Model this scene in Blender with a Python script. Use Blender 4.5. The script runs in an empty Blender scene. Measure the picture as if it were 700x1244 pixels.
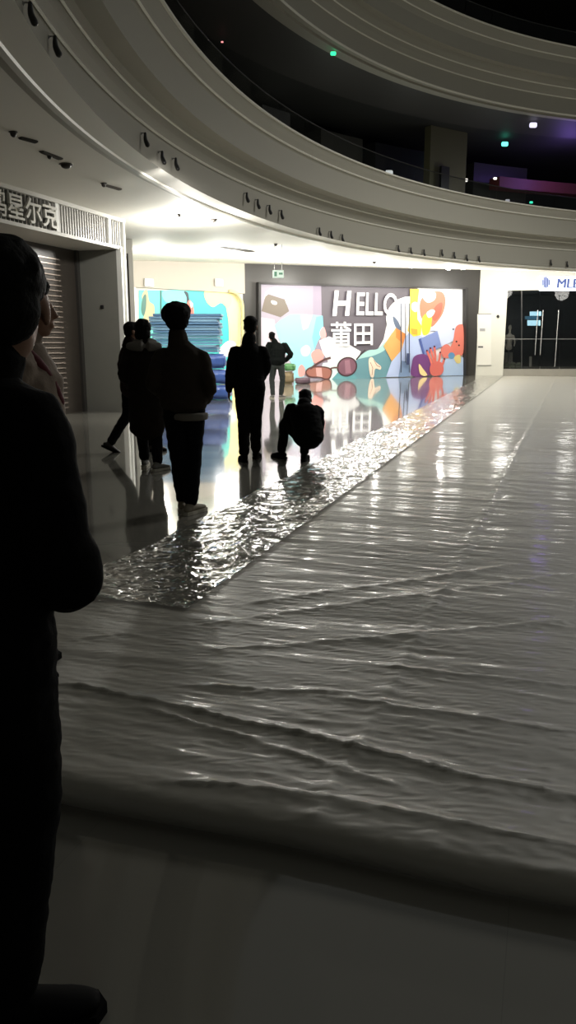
import bpy, bmesh, math, random
import numpy as np
from mathutils import Vector, Matrix, noise
random.seed(7)
S = bpy.context.scene
COL = S.collection
PI = math.pi
TH = math.radians(12.18); CH = 1.42; FPX = 950.0

def ray(u, v):
    x = (u-350)/FPX; y = (622-v)/FPX
    return Vector((x, math.cos(TH)+math.sin(TH)*y, -math.sin(TH)+math.cos(TH)*y))
def at(u, v, Y):                       # the point of the place seen in that direction at ground distance Y
    r = ray(u, v); t = Y/r.y
    return Vector((r.x*t, Y, CH+r.z*t))
def ground(u, v, z=0.0):
    r = ray(u, v); t = (z-CH)/r.z
    return Vector((r.x*t, r.y*t, z))
def hit(u, v, A, B):                   # onto the vertical wall plane through A and B
    d = Vector((B[0]-A[0], B[1]-A[1], 0)); n = Vector((d.y, -d.x, 0)).normalized()
    r = ray(u, v); t = n.dot(Vector((A[0], A[1], CH))-Vector((0, 0, CH)))/n.dot(r)
    return Vector((r.x*t, r.y*t, CH+r.z*t))

# ------------------------------------------------------------------ materials
def srgb(c):
    return tuple(((x/255)/12.92 if x/255 <= .04045 else ((x/255+.055)/1.055)**2.4) for x in c)
MATS = {}
def mat(name, col, rough=.6, metal=0, spec=.5, emit=None, es=1, bump=0, bscale=30, coat=0, var=0, vscale=3, alpha=1, trans=0):
    if name in MATS: return MATS[name]
    m = bpy.data.materials.new(name); m.use_nodes = True
    nt = m.node_tree; b = nt.nodes['Principled BSDF']
    c = srgb(col)+(1,)
    b.inputs['Base Color'].default_value = c
    b.inputs['Roughness'].default_value = rough
    b.inputs['Metallic'].default_value = metal
    b.inputs['Specular IOR Level'].default_value = spec
    b.inputs['Coat Weight'].default_value = coat
    b.inputs['Alpha'].default_value = alpha
    b.inputs['Transmission Weight'].default_value = trans
    if emit:
        b.inputs['Emission Color'].default_value = srgb(emit)+(1,)
        b.inputs['Emission Strength'].default_value = es
    tc = nt.nodes.new('ShaderNodeTexCoord')
    if var:
        n = nt.nodes.new('ShaderNodeTexNoise'); n.inputs['Scale'].default_value = vscale; n.inputs['Detail'].default_value = 4
        nt.links.new(tc.outputs['Object'], n.inputs['Vector'])
        r = nt.nodes.new('ShaderNodeMapRange'); r.inputs['To Min'].default_value = 1-var; r.inputs['To Max'].default_value = 1+var
        nt.links.new(n.outputs['Fac'], r.inputs['Value'])
        mx = nt.nodes.new('ShaderNodeMix'); mx.data_type = 'RGBA'; mx.blend_type = 'MULTIPLY'; mx.inputs[0].default_value = 1
        mx.inputs[6].default_value = c; nt.links.new(r.outputs[0], mx.inputs[7])
        nt.links.new(mx.outputs[2], b.inputs['Base Color'])
    if bump:
        n = nt.nodes.new('ShaderNodeTexNoise'); n.inputs['Scale'].default_value = bscale; n.inputs['Detail'].default_value = 5
        nt.links.new(tc.outputs['Object'], n.inputs['Vector'])
        bp = nt.nodes.new('ShaderNodeBump'); bp.inputs['Strength'].default_value = bump; bp.inputs['Distance'].default_value = .02
        nt.links.new(n.outputs['Fac'], bp.inputs['Height']); nt.links.new(bp.outputs[0], b.inputs['Normal'])
    MATS[name] = m
    return m

M_plaster = mat('plaster_white', (205, 203, 192), .75, var=.03, vscale=.6)
M_ring = mat('ring_paint', (166, 163, 152), .6, var=.03, vscale=.5)
M_dark = mat('dark_cladding', (62, 60, 58), .35, var=.08, vscale=2)
M_black = mat('black_paint', (22, 22, 22), .5)
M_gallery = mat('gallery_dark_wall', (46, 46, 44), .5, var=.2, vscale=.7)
M_metal = mat('brushed_steel', (150, 150, 148), .3, metal=1)
M_glass = mat('dark_glass', (20, 24, 26), .04, spec=.6, alpha=.55)
M_white = mat('white_trim', (225, 225, 220), .5)

# ------------------------------------------------------------------ mesh helpers
class MB:
    def __init__(s): s.v = []; s.f = []; s.m = []; s.cur = 0
    def quad(s, *p):
        i = len(s.v); s.v += [tuple(x) for x in p]; s.f.append(tuple(range(i, i+len(p)))); s.m.append(s.cur)
    def box(s, c, size, R=None):
        hx, hy, hz = [k/2 for k in size]; i = len(s.v); c = Vector(c)
        for x, y, z in ((-1,-1,-1),(1,-1,-1),(1,1,-1),(-1,1,-1),(-1,-1,1),(1,-1,1),(1,1,1),(-1,1,1)):
            p = Vector((x*hx, y*hy, z*hz))
            if R is not None: p = R @ p
            s.v.append(tuple(c+p))
        for f in ((0,3,2,1),(4,5,6,7),(0,1,5,4),(1,2,6,5),(2,3,7,6),(3,0,4,7)):
            s.f.append(tuple(i+k for k in f)); s.m.append(s.cur)
    def prism(s, base, z0, z1):        # base: xy list (ccw)
        n = len(base); i = len(s.v)
        z0s = z0 if isinstance(z0, (list, tuple)) else [z0]*n
        z1s = z1 if isinstance(z1, (list, tuple)) else [z1]*n
        s.v += [(p[0], p[1], z) for p, z in zip(base, z0s)]+[(p[0], p[1], z) for p, z in zip(base, z1s)]
        s.f.append(tuple(reversed(range(i, i+n)))); s.f.append(tuple(range(i+n, i+2*n))); s.m += [s.cur]*2
        for k in range(n):
            a = i+k; b = i+(k+1) % n
            s.f.append((a, b, b+n, a+n)); s.m.append(s.cur)
    def loft(s, pts, rad, ref=(1, 0, 0), n=14, sub=3, cap=True):
        P = [Vector(p) for p in pts]; Rr = [(r, r) if not isinstance(r, (tuple, list)) else tuple(r) for r in rad]
        def cr(a, b, c, d, t):
            return a*(-t+2*t*t-t**3)*.5+b*(2-5*t*t+3*t**3)*.5+c*(t+4*t*t-3*t**3)*.5+d*(-t*t+t**3)*.5
        Q = []; RR = []
        L = len(P)
        for i in range(L-1):
            p0 = P[max(i-1, 0)]; p3 = P[min(i+2, L-1)]; q0 = Rr[max(i-1, 0)]; q3 = Rr[min(i+2, L-1)]
            for k in range(sub):
                t = k/sub
                Q.append(cr(p0, P[i], P[i+1], p3, t))
                RR.append([max(.001, cr(q0[j], Rr[i][j], Rr[i+1][j], q3[j], t)) for j in (0, 1)])
        Q.append(P[-1]); RR.append(list(Rr[-1]))
        T = [(Q[min(i+1, len(Q)-1)]-Q[max(i-1, 0)]).normalized() for i in range(len(Q))]
        if cap:
            def caps(q, t, r):
                o = []
                for a in (.35, .7, .93):
                    k = math.sqrt(1-a*a); o.append((q+t*min(r)*a, [r[0]*k, r[1]*k]))
                return o
            a = caps(Q[0], -T[0], RR[0])[::-1]; b = caps(Q[-1], T[-1], RR[-1])
            Q = [x[0] for x in a]+Q+[x[0] for x in b]; RR = [x[1] for x in a]+RR+[x[1] for x in b]
            T = [T[0]]*3+T+[T[-1]]*3
        ref = Vector(ref); base = len(s.v)
        for q, r, t in zip(Q, RR, T):
            sd = ref-t*ref.dot(t)
            if sd.length < .15: sd = Vector((0, 1, 0))-t*t.y
            sd.normalize(); o = t.cross(sd)
            for k in range(n):
                a = 2*PI*k/n
                s.v.append(tuple(q+sd*(r[0]*math.cos(a))+o*(r[1]*math.sin(a))))
        for i in range(len(Q)-1):
            for k in range(n):
                a = base+i*n+k; b = base+i*n+(k+1) % n
                s.f.append((a, b, b+n, a+n)); s.m.append(s.cur)
        s.f.append(tuple(base+k for k in reversed(range(n)))); s.f.append(tuple(base+(len(Q)-1)*n+k for k in range(n))); s.m += [s.cur]*2
    def ell(s, c, r, R=None, nu=14, nv=9):
        base = len(s.v); c = Vector(c)
        for j in range(nv+1):
            ph = PI*j/nv
            for k in range(nu):
                a = 2*PI*k/nu
                rr = math.sin(ph) if 0 < j < nv else .02
                p = Vector((r[0]*rr*math.cos(a), r[1]*rr*math.sin(a), -r[2]*math.cos(ph)))
                if R is not None: p = R @ p
                s.v.append(tuple(c+p))
        for j in range(nv):
            for k in range(nu):
                a = base+j*nu+k; b = base+j*nu+(k+1) % nu
                s.f.append((a, b, b+nu, a+nu)); s.m.append(s.cur)
        s.f.append(tuple(base+k for k in reversed(range(nu)))); s.f.append(tuple(base+nv*nu+k for k in range(nu))); s.m += [s.cur]*2
    def build(s, name, mats, parent=None, smooth=False, bevel=0):
        me = bpy.data.meshes.new(name); me.from_pydata(s.v, [], s.f)
        if not isinstance(mats, (list, tuple)): mats = [mats]
        for m in mats: me.materials.append(m)
        me.polygons.foreach_set('material_index', s.m)
        if smooth: me.polygons.foreach_set('use_smooth', [True]*len(s.f))
        me.update()
        o = bpy.data.objects.new(name, me); COL.objects.link(o)
        if parent is not None:
            o.parent = parent; o.matrix_parent_inverse = Matrix.Identity(4)
            if parent.type == 'EMPTY' or parent.location.length: pass
        if bevel:
            md = o.modifiers.new('bevel', 'BEVEL'); md.width = bevel; md.segments = 2; md.limit_method = 'ANGLE'
        return o

def voxel(mb, name, m, parent, size=.012, smooth=4, wrinkle=0, wscale=8, seed=0):
    o = mb.build(name, m, parent)
    md = o.modifiers.new('r', 'REMESH'); md.mode = 'VOXEL'; md.voxel_size = size
    sm = o.modifiers.new('s', 'SMOOTH'); sm.iterations = smooth; sm.factor = .6
    bpy.context.view_layer.update()
    dg = bpy.context.evaluated_depsgraph_get()
    me = bpy.data.meshes.new_from_object(o.evaluated_get(dg)); me.name = name
    o.modifiers.clear(); old = o.data; o.data = me; bpy.data.meshes.remove(old)
    me.polygons.foreach_set('use_smooth', [True]*len(me.polygons))
    if wrinkle:
        nr = [v.normal.copy() for v in me.vertices]
        for v, n in zip(me.vertices, nr):
            p = v.co; q = Vector((p.x*wscale*.8+seed, p.y*wscale*.8, p.z*wscale*1.7))
            h = noise.noise(q)+.5*noise.noise(q*2.3)
            v.co = p+n*(h*wrinkle)
    me.update()
    return o

def empty(name, loc, label, cat, group=None, rz=0):
    o = bpy.data.objects.new(name, None); COL.objects.link(o); o.location = loc; o.rotation_euler = (0, 0, rz)
    o['label'] = label; o['category'] = cat
    if group: o['group'] = group
    o.empty_display_size = .1
    return o
def tag(o, label=None, cat=None, group=None, kind=None):
    if label: o['label'] = label
    if cat: o['category'] = cat
    if group: o['group'] = group
    if kind: o['kind'] = kind
    return o
def struct(o, label): o['kind'] = 'structure'; o['label'] = label; return o
def copy_tree(o, parent=None):
    c = o.copy(); COL.objects.link(c)
    if parent: c.parent = parent
    for ch in list(o.children): copy_tree(ch, c)
    return c
def text_flat(body, bold=0.0, shear=0.0, extrude=0.0):
    c = bpy.data.curves.new('t', 'FONT'); c.body = body; c.offset = bold; c.shear = shear; c.extrude = extrude; c.resolution_u = 4
    o = bpy.data.objects.new('t', c); COL.objects.link(o); bpy.context.view_layer.update()
    dg = bpy.context.evaluated_depsgraph_get(); me = bpy.data.meshes.new_from_object(o.evaluated_get(dg))
    v = [tuple(x.co) for x in me.vertices]; f = [tuple(p.vertices) for p in me.polygons]
    bpy.data.objects.remove(o); bpy.data.curves.remove(c); bpy.data.meshes.remove(me)
    x0 = min(a[0] for a in v); x1 = max(a[0] for a in v); y0 = min(a[1] for a in v); y1 = max(a[1] for a in v)
    return [((a[0]-x0)/(x1-x0), (a[1]-y0)/(y1-y0), a[2]) for a in v], f

# ------------------------------------------------------------------ the circular galleries
CX, CY, RR = 19.99, 9.07, 22.53
KPH = [(75, .088), (113, .088), (136, .037), (143, .012), (150, -.01), (162, -.062), (270, -.06)]
def kph(ph):
    if ph <= KPH[0][0]: return KPH[0][1]
    for (a, b), (c, d) in zip(KPH, KPH[1:]):
        if ph <= c: return b+(d-b)*(ph-a)/(c-a)
    return KPH[-1][1]
def zc(x, y):
    r = math.hypot(x-CX, y-CY); ph = math.degrees(math.atan2(y-CY, x-CX)) % 360
    return 4.0+(r-RR)*kph(ph)
def pol(cx, cy, r, ph): a = math.radians(ph); return cx+r*math.cos(a), cy+r*math.sin(a)
def sweep(profile, cx, cy, R, ph0, ph1, n, name, m, closed=False, zf=None, smooth=False):
    mb = MB(); k = len(profile)
    for i in range(n+1):
        ph = ph0+(ph1-ph0)*i/n
        for d, z in profile:
            x, y = pol(cx, cy, R-d, ph); mb.v.append((x, y, z if zf is None else zf(x, y)+z))
    for i in range(n):
        for j in range(k if closed else k-1):
            a = i*k+j; b = i*k+(j+1) % k
            mb.f.append((a, a+k, b+k, b)); mb.m.append(0)
    return mb.build(name, m, smooth=smooth)

P0, P1 = 235, 72
def stepped(z0, n, dz, dd, z1):
    prof = []; d = .05; z = z0
    for k in range(n):
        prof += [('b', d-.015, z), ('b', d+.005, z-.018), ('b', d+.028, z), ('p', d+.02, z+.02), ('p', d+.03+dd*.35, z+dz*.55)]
        d += dd; z += dz
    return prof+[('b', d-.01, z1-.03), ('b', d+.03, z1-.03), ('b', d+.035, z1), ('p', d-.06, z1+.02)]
st1 = stepped(4.66, 5, .232, .135, 5.86)
ring = [('p', -.35, 4.01), ('p', -.2, 3.985), ('p', -.1, 3.96), ('b', -.04, 3.975), ('b', 0, 4.03), ('p', .0, 4.06), ('p', .03, 4.08), ('p', .035, 4.60)]+st1+[('p', .55, 5.88), ('p', .55, 5.0), ('p', -12, 5.0)]
M_edge_hl = mat('edge_highlight', (228, 226, 216), .45)  # paler colour painted along the ledge edges for the light they catch
def ringobj(prof, cx, cy, R, name, label, n=220):
    o = sweep([(d, z) for _, d, z in prof], cx, cy, R, P0, P1, n, name, M_ring); o.data.materials.append(M_edge_hl)
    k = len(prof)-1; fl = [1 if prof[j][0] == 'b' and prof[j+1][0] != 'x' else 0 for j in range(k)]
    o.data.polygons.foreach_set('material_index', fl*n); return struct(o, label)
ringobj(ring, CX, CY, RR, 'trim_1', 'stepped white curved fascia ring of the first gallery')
o = sweep([(d, 0) for d in (.3, 0, -1, -2, -3, -4.5, -6, -8, -12)], CX, CY, RR, P0, P1, 160, 'ceiling', mat('ceiling_paint', (218, 215, 205), .7, var=.03, vscale=.5), zf=lambda x, y: zc(x, y)+.0)
struct(o, 'white plaster ceiling under the first gallery')
# second gallery ring (smaller circle)
C2 = (15.6, 12.06, 17.34)
ring2 = [('p', -.6, 8.86), ('p', -.28, 8.86), ('p', -.28, 8.8), ('p', -.2, 8.8), ('p', -.2, 8.86), ('p', -.02, 8.86), ('b', 0, 8.82), ('p', .03, 8.86), ('p', .03, 9.3)]+stepped(9.34, 5, .25, .13, 10.62)+[('p', .5, 10.64), ('p', .5, 9.8), ('p', -11, 9.8)]
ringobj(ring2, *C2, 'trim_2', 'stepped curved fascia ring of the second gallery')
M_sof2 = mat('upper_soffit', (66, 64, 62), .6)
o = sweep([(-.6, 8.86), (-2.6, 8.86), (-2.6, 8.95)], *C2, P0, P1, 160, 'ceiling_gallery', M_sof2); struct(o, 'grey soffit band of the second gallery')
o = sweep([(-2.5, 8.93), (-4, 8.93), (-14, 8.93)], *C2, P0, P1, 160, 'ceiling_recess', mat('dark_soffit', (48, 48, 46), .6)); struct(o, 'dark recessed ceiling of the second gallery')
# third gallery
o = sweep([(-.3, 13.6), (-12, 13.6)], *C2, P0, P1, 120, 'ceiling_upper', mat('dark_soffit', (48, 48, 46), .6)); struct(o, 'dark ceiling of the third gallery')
# outer back walls of the galleries
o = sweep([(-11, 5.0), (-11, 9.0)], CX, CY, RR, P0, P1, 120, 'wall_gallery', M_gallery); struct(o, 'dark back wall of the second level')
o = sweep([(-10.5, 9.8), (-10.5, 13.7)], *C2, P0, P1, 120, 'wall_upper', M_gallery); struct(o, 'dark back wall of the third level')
# balustrade of glass panels on ring 1 and 2
M_bal = mat('balustrade_glass', (30, 34, 34), .06, alpha=.10)
def balustrade(cx, cy, R, z0, h, label, n):
    e = empty('glass_balustrade', (0, 0, 0), label, 'balustrade')
    sp = (P0-P1)/n
    mr = MB(); rail = []
    for i in range(n+1):
        rail.append((*pol(cx, cy, R, P0-sp*i), z0+h))
    mr.loft(rail, [.014]*len(rail), ref=(0, 0, 1), n=8, sub=2)
    mr.build('handrail', mat('rail_black', (30, 30, 30), .5), e, smooth=True)
    g = MB()
    for i in range(n):
        a = pol(cx, cy, R, P0-sp*(i+.02)); b = pol(cx, cy, R, P0-sp*(i+.98)); c = pol(cx, cy, R-.012, P0-sp*(i+.98)); d = pol(cx, cy, R-.012, P0-sp*(i+.02))
        g.prism([a, b, c, d], z0, z0+h-.02)
    g.build('glass_panels', M_bal, e)
balustrade(CX, CY, RR-.62, 5.87, .42, 'dark glass balustrade above the first curved fascia', 44)
balustrade(C2[0], C2[1], C2[2]-.66, 10.63, .42, 'dark glass balustrade above the second curved fascia', 40)

# dim shop units of the second level, seen in the dark
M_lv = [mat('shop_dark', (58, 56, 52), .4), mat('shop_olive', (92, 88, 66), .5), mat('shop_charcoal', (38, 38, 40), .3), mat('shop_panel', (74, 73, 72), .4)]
def arcbox(name, ph0, ph1, r0, r1, z0, z1, m, label, cat, group=None):
    mb = MB(); n = 6
    A = [pol(CX, CY, r0, ph0+(ph1-ph0)*i/n) for i in range(n+1)]; B = [pol(CX, CY, r1, ph0+(ph1-ph0)*i/n) for i in range(n+1)]
    mb.prism(A+B[::-1], z0, z1)
    return tag(mb.build(name, m), label, cat, group)
def lev2(u, v): r = ray(u, v); return r
def phi_of(u, v, r):                  # angle on the gallery circle of radius r met in that direction
    d = ray(u, v); best = None
    for k in range(1, 1200):
        t = k*.05; x = d.x*t; y = d.y*t
        if math.hypot(x-CX, y-CY) > r and t > 3: return math.degrees(math.atan2(y-CY, x-CX)) % 360, CH+d.z*t
    return 120, 7
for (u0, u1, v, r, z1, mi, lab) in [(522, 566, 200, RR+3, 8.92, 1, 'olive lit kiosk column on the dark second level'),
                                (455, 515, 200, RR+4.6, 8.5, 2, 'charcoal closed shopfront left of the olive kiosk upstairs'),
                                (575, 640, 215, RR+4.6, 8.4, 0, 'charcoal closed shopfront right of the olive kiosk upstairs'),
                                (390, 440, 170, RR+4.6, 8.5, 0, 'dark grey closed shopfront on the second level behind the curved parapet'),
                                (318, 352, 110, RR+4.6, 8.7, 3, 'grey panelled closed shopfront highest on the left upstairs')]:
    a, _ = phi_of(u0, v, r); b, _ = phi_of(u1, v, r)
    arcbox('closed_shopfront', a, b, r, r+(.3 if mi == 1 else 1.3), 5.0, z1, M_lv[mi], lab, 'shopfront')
# shopper-less dim mannequin-like banner stand is not identified: a slim display board
a, _ = phi_of(536, 215, RR+2.8); b, _ = phi_of(546, 215, RR+2.8)
arcbox('display_board', a, b, RR+2.8, RR+2.9, 5.0, 7.6, mat('board_dark', (20, 20, 20), .5), 'slim dark display board in front of the olive kiosk upstairs', 'display board')
# curved reddish sign band with purple LED
a, _ = phi_of(600, 195, RR+4); b, _ = phi_of(740, 195, RR+4)
arcbox('curved_sign_band', a, b, RR+3.6, RR+4.2, 7.35, 7.75, mat('sign_band_red', (120, 62, 60), .5), 'curved dull red sign band on the second level by the purple light', 'sign')

# ------------------------------------------------------------------ floor
def floor_mat():
    m = bpy.data.materials.new('polished_tile'); m.use_nodes = True; nt = m.node_tree; b = nt.nodes['Principled BSDF']
    tc = nt.nodes.new('ShaderNodeTexCoord'); mp = nt.nodes.new('ShaderNodeMapping'); mp.inputs['Rotation'].default_value = (0, 0, math.radians(18))
    nt.links.new(tc.outputs['Object'], mp.inputs['Vector'])
    br = nt.nodes.new('ShaderNodeTexBrick'); br.offset = 0; br.inputs['Scale'].default_value = 1
    br.inputs['Brick Width'].default_value = 1.2; br.inputs['Row Height'].default_value = 1.2; br.inputs['Mortar Size'].default_value = .0012
    br.inputs['Color1'].default_value = srgb((134, 132, 124))+(1,); br.inputs['Color2'].default_value = srgb((131, 129, 121))+(1,); br.inputs['Mortar'].default_value = srgb((124, 122, 115))+(1,)
    nt.links.new(mp.outputs[0], br.inputs['Vector'])
    n = nt.nodes.new('ShaderNodeTexNoise'); n.inputs['Scale'].default_value = .8; n.inputs['Detail'].default_value = 3
    nt.links.new(tc.outputs['Object'], n.inputs['Vector'])
    r = nt.nodes.new('ShaderNodeMapRange'); r.inputs['To Min'].default_value = .05; r.inputs['To Max'].default_value = .13
    nt.links.new(n.outputs['Fac'], r.inputs['Value']); nt.links.new(r.outputs[0], b.inputs['Roughness'])
    nt.links.new(br.outputs['Color'], b.inputs['Base Color'])
    b.inputs['Coat Weight'].default_value = .6; b.inputs['Coat Roughness'].default_value = .04; b.inputs['Coat IOR'].default_value = 1.6
    return m
mb = MB(); mb.quad((-30, -20, 0), (50, -20, 0), (50, 50, 0), (-30, 50, 0))
struct(mb.build('floor', floor_mat()), 'polished pale stone tile floor')

# ------------------------------------------------------------------ left shop
e1 = Vector((.297, .955, 0)).normalized(); e2 = Vector((e1.y, -e1.x, 0))
E = Vector((-3.35, 16.7, 0)); OUT = e2
def ua(u, v=300): return (hit(u, v, E, E+e1)-E).dot(e1)
AR = ua(144)
def ud(u):
    p = hit(u, 400, E+e1*AR, E+e1*AR+e2); return (p-E-e1*AR).dot(e2)
DR = ud(98)
RZs = Matrix(((e2.x, e1.x, 0), (e2.y, e1.y, 0), (0, 0, 1)))      # local x -> out of the shop, y -> along it
def L(a, d, z=0): return E+e1*a+OUT*d+Vector((0, 0, z))         # a<0 towards the camera, d>0 into the mall
e = empty('roller_shutter_shopfront', L(-3, 0), 'closed shop on the left with slatted black and white sign band and roller shutter', 'shopfront')
def sb(mb, a0, a1, d0, d1, z0, z1):
    c = L((a0+a1)/2, (d0+d1)/2, (z0+z1)/2)-e.location; mb.box(c, (abs(d1-d0), abs(a1-a0), z1-z0), RZs)
mb = MB(); sb(mb, -14, -.02, DR, -.06, 3.30, 3.84); mb.build('fascia_board', M_black, e)
mb = MB(); sb(mb, -14, 0, DR, .02, 3.27, 3.33); sb(mb, -14, .03, -.06, .05, 3.80, 3.87); mb.build('fascia_trim', mat('fascia_grey', (192, 190, 182), .5), e)
mb = MB()
k = -13.9
while k < -.05:
    sb(mb, k, k+(.035 if k > ua(67) else .016), -.06, -.005, 3.33, 3.80); k += .085 if k > ua(67) else .11
mb.build('fascia_slats', mat('slat_grey', (176, 174, 168), .4), e)
mb = MB()
for a, z0 in ((ua(68.5), 3.33), (ua(131.5), 3.33)):
    mb = MB(); sb(mb, a, a+.09, -.04, .03, z0, 3.81); mb.build('white_upright', M_white, e)
for a in (AR, -.06):
    mb = MB(); sb(mb, a, a+.06, -.06, .05, 0, 3.3 if a == AR else 3.84); mb.build('white_upright', M_white, e)
mb = MB(); sb(mb, AR+.02, -.06, -.3, -.06, 0, 3.3); mb.build('pillar_core', M_black, e)
mb = MB()
for a in [AR+(-AR)*(.3+.2*q) for q in range(3)]: sb(mb, a, a+.03, -.06, -.01, 0, 3.3)
mb.build('pillar_slats', mat('slat_grey', (176, 174, 168), .4), e)
mb = MB(); sb(mb, AR, 0, DR-.1, -.06, 0, 3.3); mb.build('return_wall', mat('return_grey', (124, 124, 117), .5, var=.05), e)
mb = MB(); mb.box(L(AR-.02, ud(126), 2.15)-e.location, (.07, .04, .07), RZs); mb.build('switch_box', M_black, e, bevel=.01)
mb = MB(); sb(mb, -14, AR, DR-.15, DR, 0, 3.3); mb.build('shutter_curtain', mat('shutter_dark', (66, 60, 54), .35, var=.15, vscale=2), e)
mb = MB()
z = .12
while z < 3.05:
    sb(mb, -13.5, AR-.66, DR, DR+.025, z, z+.022); z += .1
mb.build('shutter_bars', mat('shutter_bar', (205, 190, 178), .25, metal=.6), e)
mb = MB(); sb(mb, AR-.1, AR-.0, DR, DR+.06, 0, 3.27); mb.build('shutter_guide', mat('guide_dark', (60, 58, 55), .4), e)
# lettering on the fascia
vv, ff = text_flat('鸿星尔克', .012, 0, 0)
mb = MB(); a1 = ua(66.5, 260); a0 = a1-3.12*(ua(66.5, 260)-ua(5, 250))*4/3/3.12
def lt(x, y, d): return L(a0+(a1-a0)*x, d, 3.36+(.40)*y)-e.location
i0 = 0
for d in (.06,):
    mb.v += [tuple(lt(x, y, d)) for x, y, _ in vv]; mb.f += ff; mb.m += [0]*len(ff)
o = mb.build('lettering', mat('letter_metal', (200, 198, 190), .35, metal=.1), e)
md = o.modifiers.new('s', 'SOLIDIFY'); md.thickness = .045
tag(o, 'silver raised lettering')
mb = MB(); sb(mb, -14, .0, -4, DR, 3.3, 3.86); mb.build('shop_roof', M_dark, e)
# neighbour column with dark inset
cA = at(155, 440, 20.0); cB = at(166.5, 440, 19.9)
mb = MB(); mb.prism([(cA.x-1.2, cA.y, ), (cB.x, cB.y), (cB.x-1.5, cB.y+6.6), (cA.x-2.5, cA.y+6.6)], 0, 3.92)
struct(mb.build('wall_left', mat('column_grey', (176, 174, 166), .6)), 'grey wall end beyond the left shop')
mb = MB(); p = at(155, 440, 19.97); q = at(161.5, 440, 19.93); mb.prism([(p.x, p.y-.05), (q.x, q.y-.05), (q.x, q.y), (p.x, p.y)], 0, 3.55)
struct(mb.build('trim_3', M_dark), 'dark inset panel in the grey wall end')

# ------------------------------------------------------------------ back wall with teal mural and hoarding
TA = at(160, 440, 26.4); TB = at(296, 440, 29.95); TA.z = TB.z = 0
HA = at(295.5, 440, 30.0); HB = at(578.5, 440, 36.0); HA.z = HB.z = 0
d = (TB-TA).normalized(); nT = Vector((d.y, -d.x, 0)); dT = d
d = (HB-HA).normalized(); nH = Vector((d.y, -d.x, 0)); dH = d
def wallprism(name, A, B, n, thick, m, label, z0=0, zt=None, back=True):
    mb = MB(); t = -n*thick
    N = 8; pts = [A.lerp(B, i/N) for i in range(N+1)]
    for i in range(N):
        a, b = pts[i], pts[i+1]
        za = (zc(a.x, a.y)+.12 if zt is None else zt); zb = (zc(b.x, b.y)+.12 if zt is None else zt)
        mb.prism([(a.x, a.y), (b.x, b.y), (b.x+t.x, b.y+t.y), (a.x+t.x, a.y+t.y)], z0, [za, zb, zb, za])
    o = mb.build(name, m)
    return struct(o, label) if label else o
# opening top z on teal wall
topT = hit(230, 353, TA, TB).z
wallprism('wall_back', TA+nT*.12-dT*3, TB+nT*.12, nT, .12, mat('cream_plaster', (176, 169, 158), .7), 'cream plaster wall above the teal mural', z0=topT)
wallprism('wall_back_panel', TA-dT*3, TB, nT, .2, M_plaster, 'plaster wall behind the teal mural')
mb = MB(); a = hit(166.6, 440, TA, TB); b = hit(168.6, 440, TA, TB); mb.prism([(a.x, a.y-.15), (b.x, b.y-.15), (b.x, b.y), (a.x, a.y)], 0, topT)
struct(mb.build('trim_4', M_white), 'white jamb left of the teal mural')

MUR = {}
def mcol(c, rough=.45):
    k = 'print_%d_%d_%d' % c
    return mat(k, c, rough)
def ccw_ok(p): return p
class Mural:
    def __init__(s, A, B, n): s.A = A; s.B = B; s.n = n; s.mb = MB(); s.mats = []; s.k = 0
    def col(s, c):
        m = mcol(c)
        if m not in s.mats: s.mats.append(m)
        return s.mats.index(m)
    def poly(s, pts, c):
        s.k += 1; s.mb.cur = s.col(c); off = s.n*(.012+.0015*s.k)
        s.mb.quad(*[hit(u, v, s.A, s.B)+off for u, v in pts])
    def smooth(s, pts, c, sub=5):       # closed Catmull-Rom outline
        n = len(pts); out = []
        for i in range(n):
            p0, p1, p2, p3 = pts[i-1], pts[i], pts[(i+1) % n], pts[(i+2) % n]
            for k in range(sub):
                t = k/sub
                out.append(tuple(.5*(2*p1[j]+(p2[j]-p0[j])*t+(2*p0[j]-5*p1[j]+4*p2[j]-p3[j])*t*t+(3*p1[j]-p0[j]-3*p2[j]+p3[j])*t**3) for j in (0, 1)))
        s.poly(out, c)
    def oval(s, cx, cy, rx, ry, c, rot=0, n=24):
        r = math.radians(rot); cr, sr = math.cos(r), math.sin(r)
        s.poly([(cx+rx*math.cos(a)*cr-ry*math.sin(a)*sr, cy+rx*math.cos(a)*sr+ry*math.sin(a)*cr) for a in [2*PI*i/n for i in range(n)]], c)
    def line(s, pts, w, c):
        L_ = []; R_ = []
        for i, p in enumerate(pts):
            a = pts[max(i-1, 0)]; b = pts[min(i+1, len(pts)-1)]; dx, dy = b[0]-a[0], b[1]-a[1]; l = math.hypot(dx, dy) or 1
            L_.append((p[0]-dy/l*w/2, p[1]+dx/l*w/2)); R_.append((p[0]+dy/l*w/2, p[1]-dx/l*w/2))
        s.k += 1; s.mb.cur = s.col(c); off = s.n*(.012+.0015*s.k)
        for i in range(len(pts)-1):
            s.mb.quad(*[hit(u, v, s.A, s.B)+off for u, v in (L_[i], L_[i+1], R_[i+1], R_[i])])
    def text(s, body, rect, bold, shear, c):   # rect: x0,x1, top-left v, bottom-left v, top-right v, bottom-right v
        vv, ff = text_flat(body, bold, shear); x0, x1, tl, bl, tr, br = rect
        s.k += 1; ci = s.col(c); off = s.n*(.012+.0015*s.k); i = len(s.mb.v)
        for x, y, _ in vv:
            u = x0+(x1-x0)*x; t = tl+(tr-tl)*x; b = bl+(br-bl)*x
            s.mb.v.append(tuple(hit(u, b+(t-b)*y, s.A, s.B)+off))
        s.mb.f += [tuple(i+k for k in f) for f in ff]; s.mb.m += [ci]*len(ff)

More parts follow.
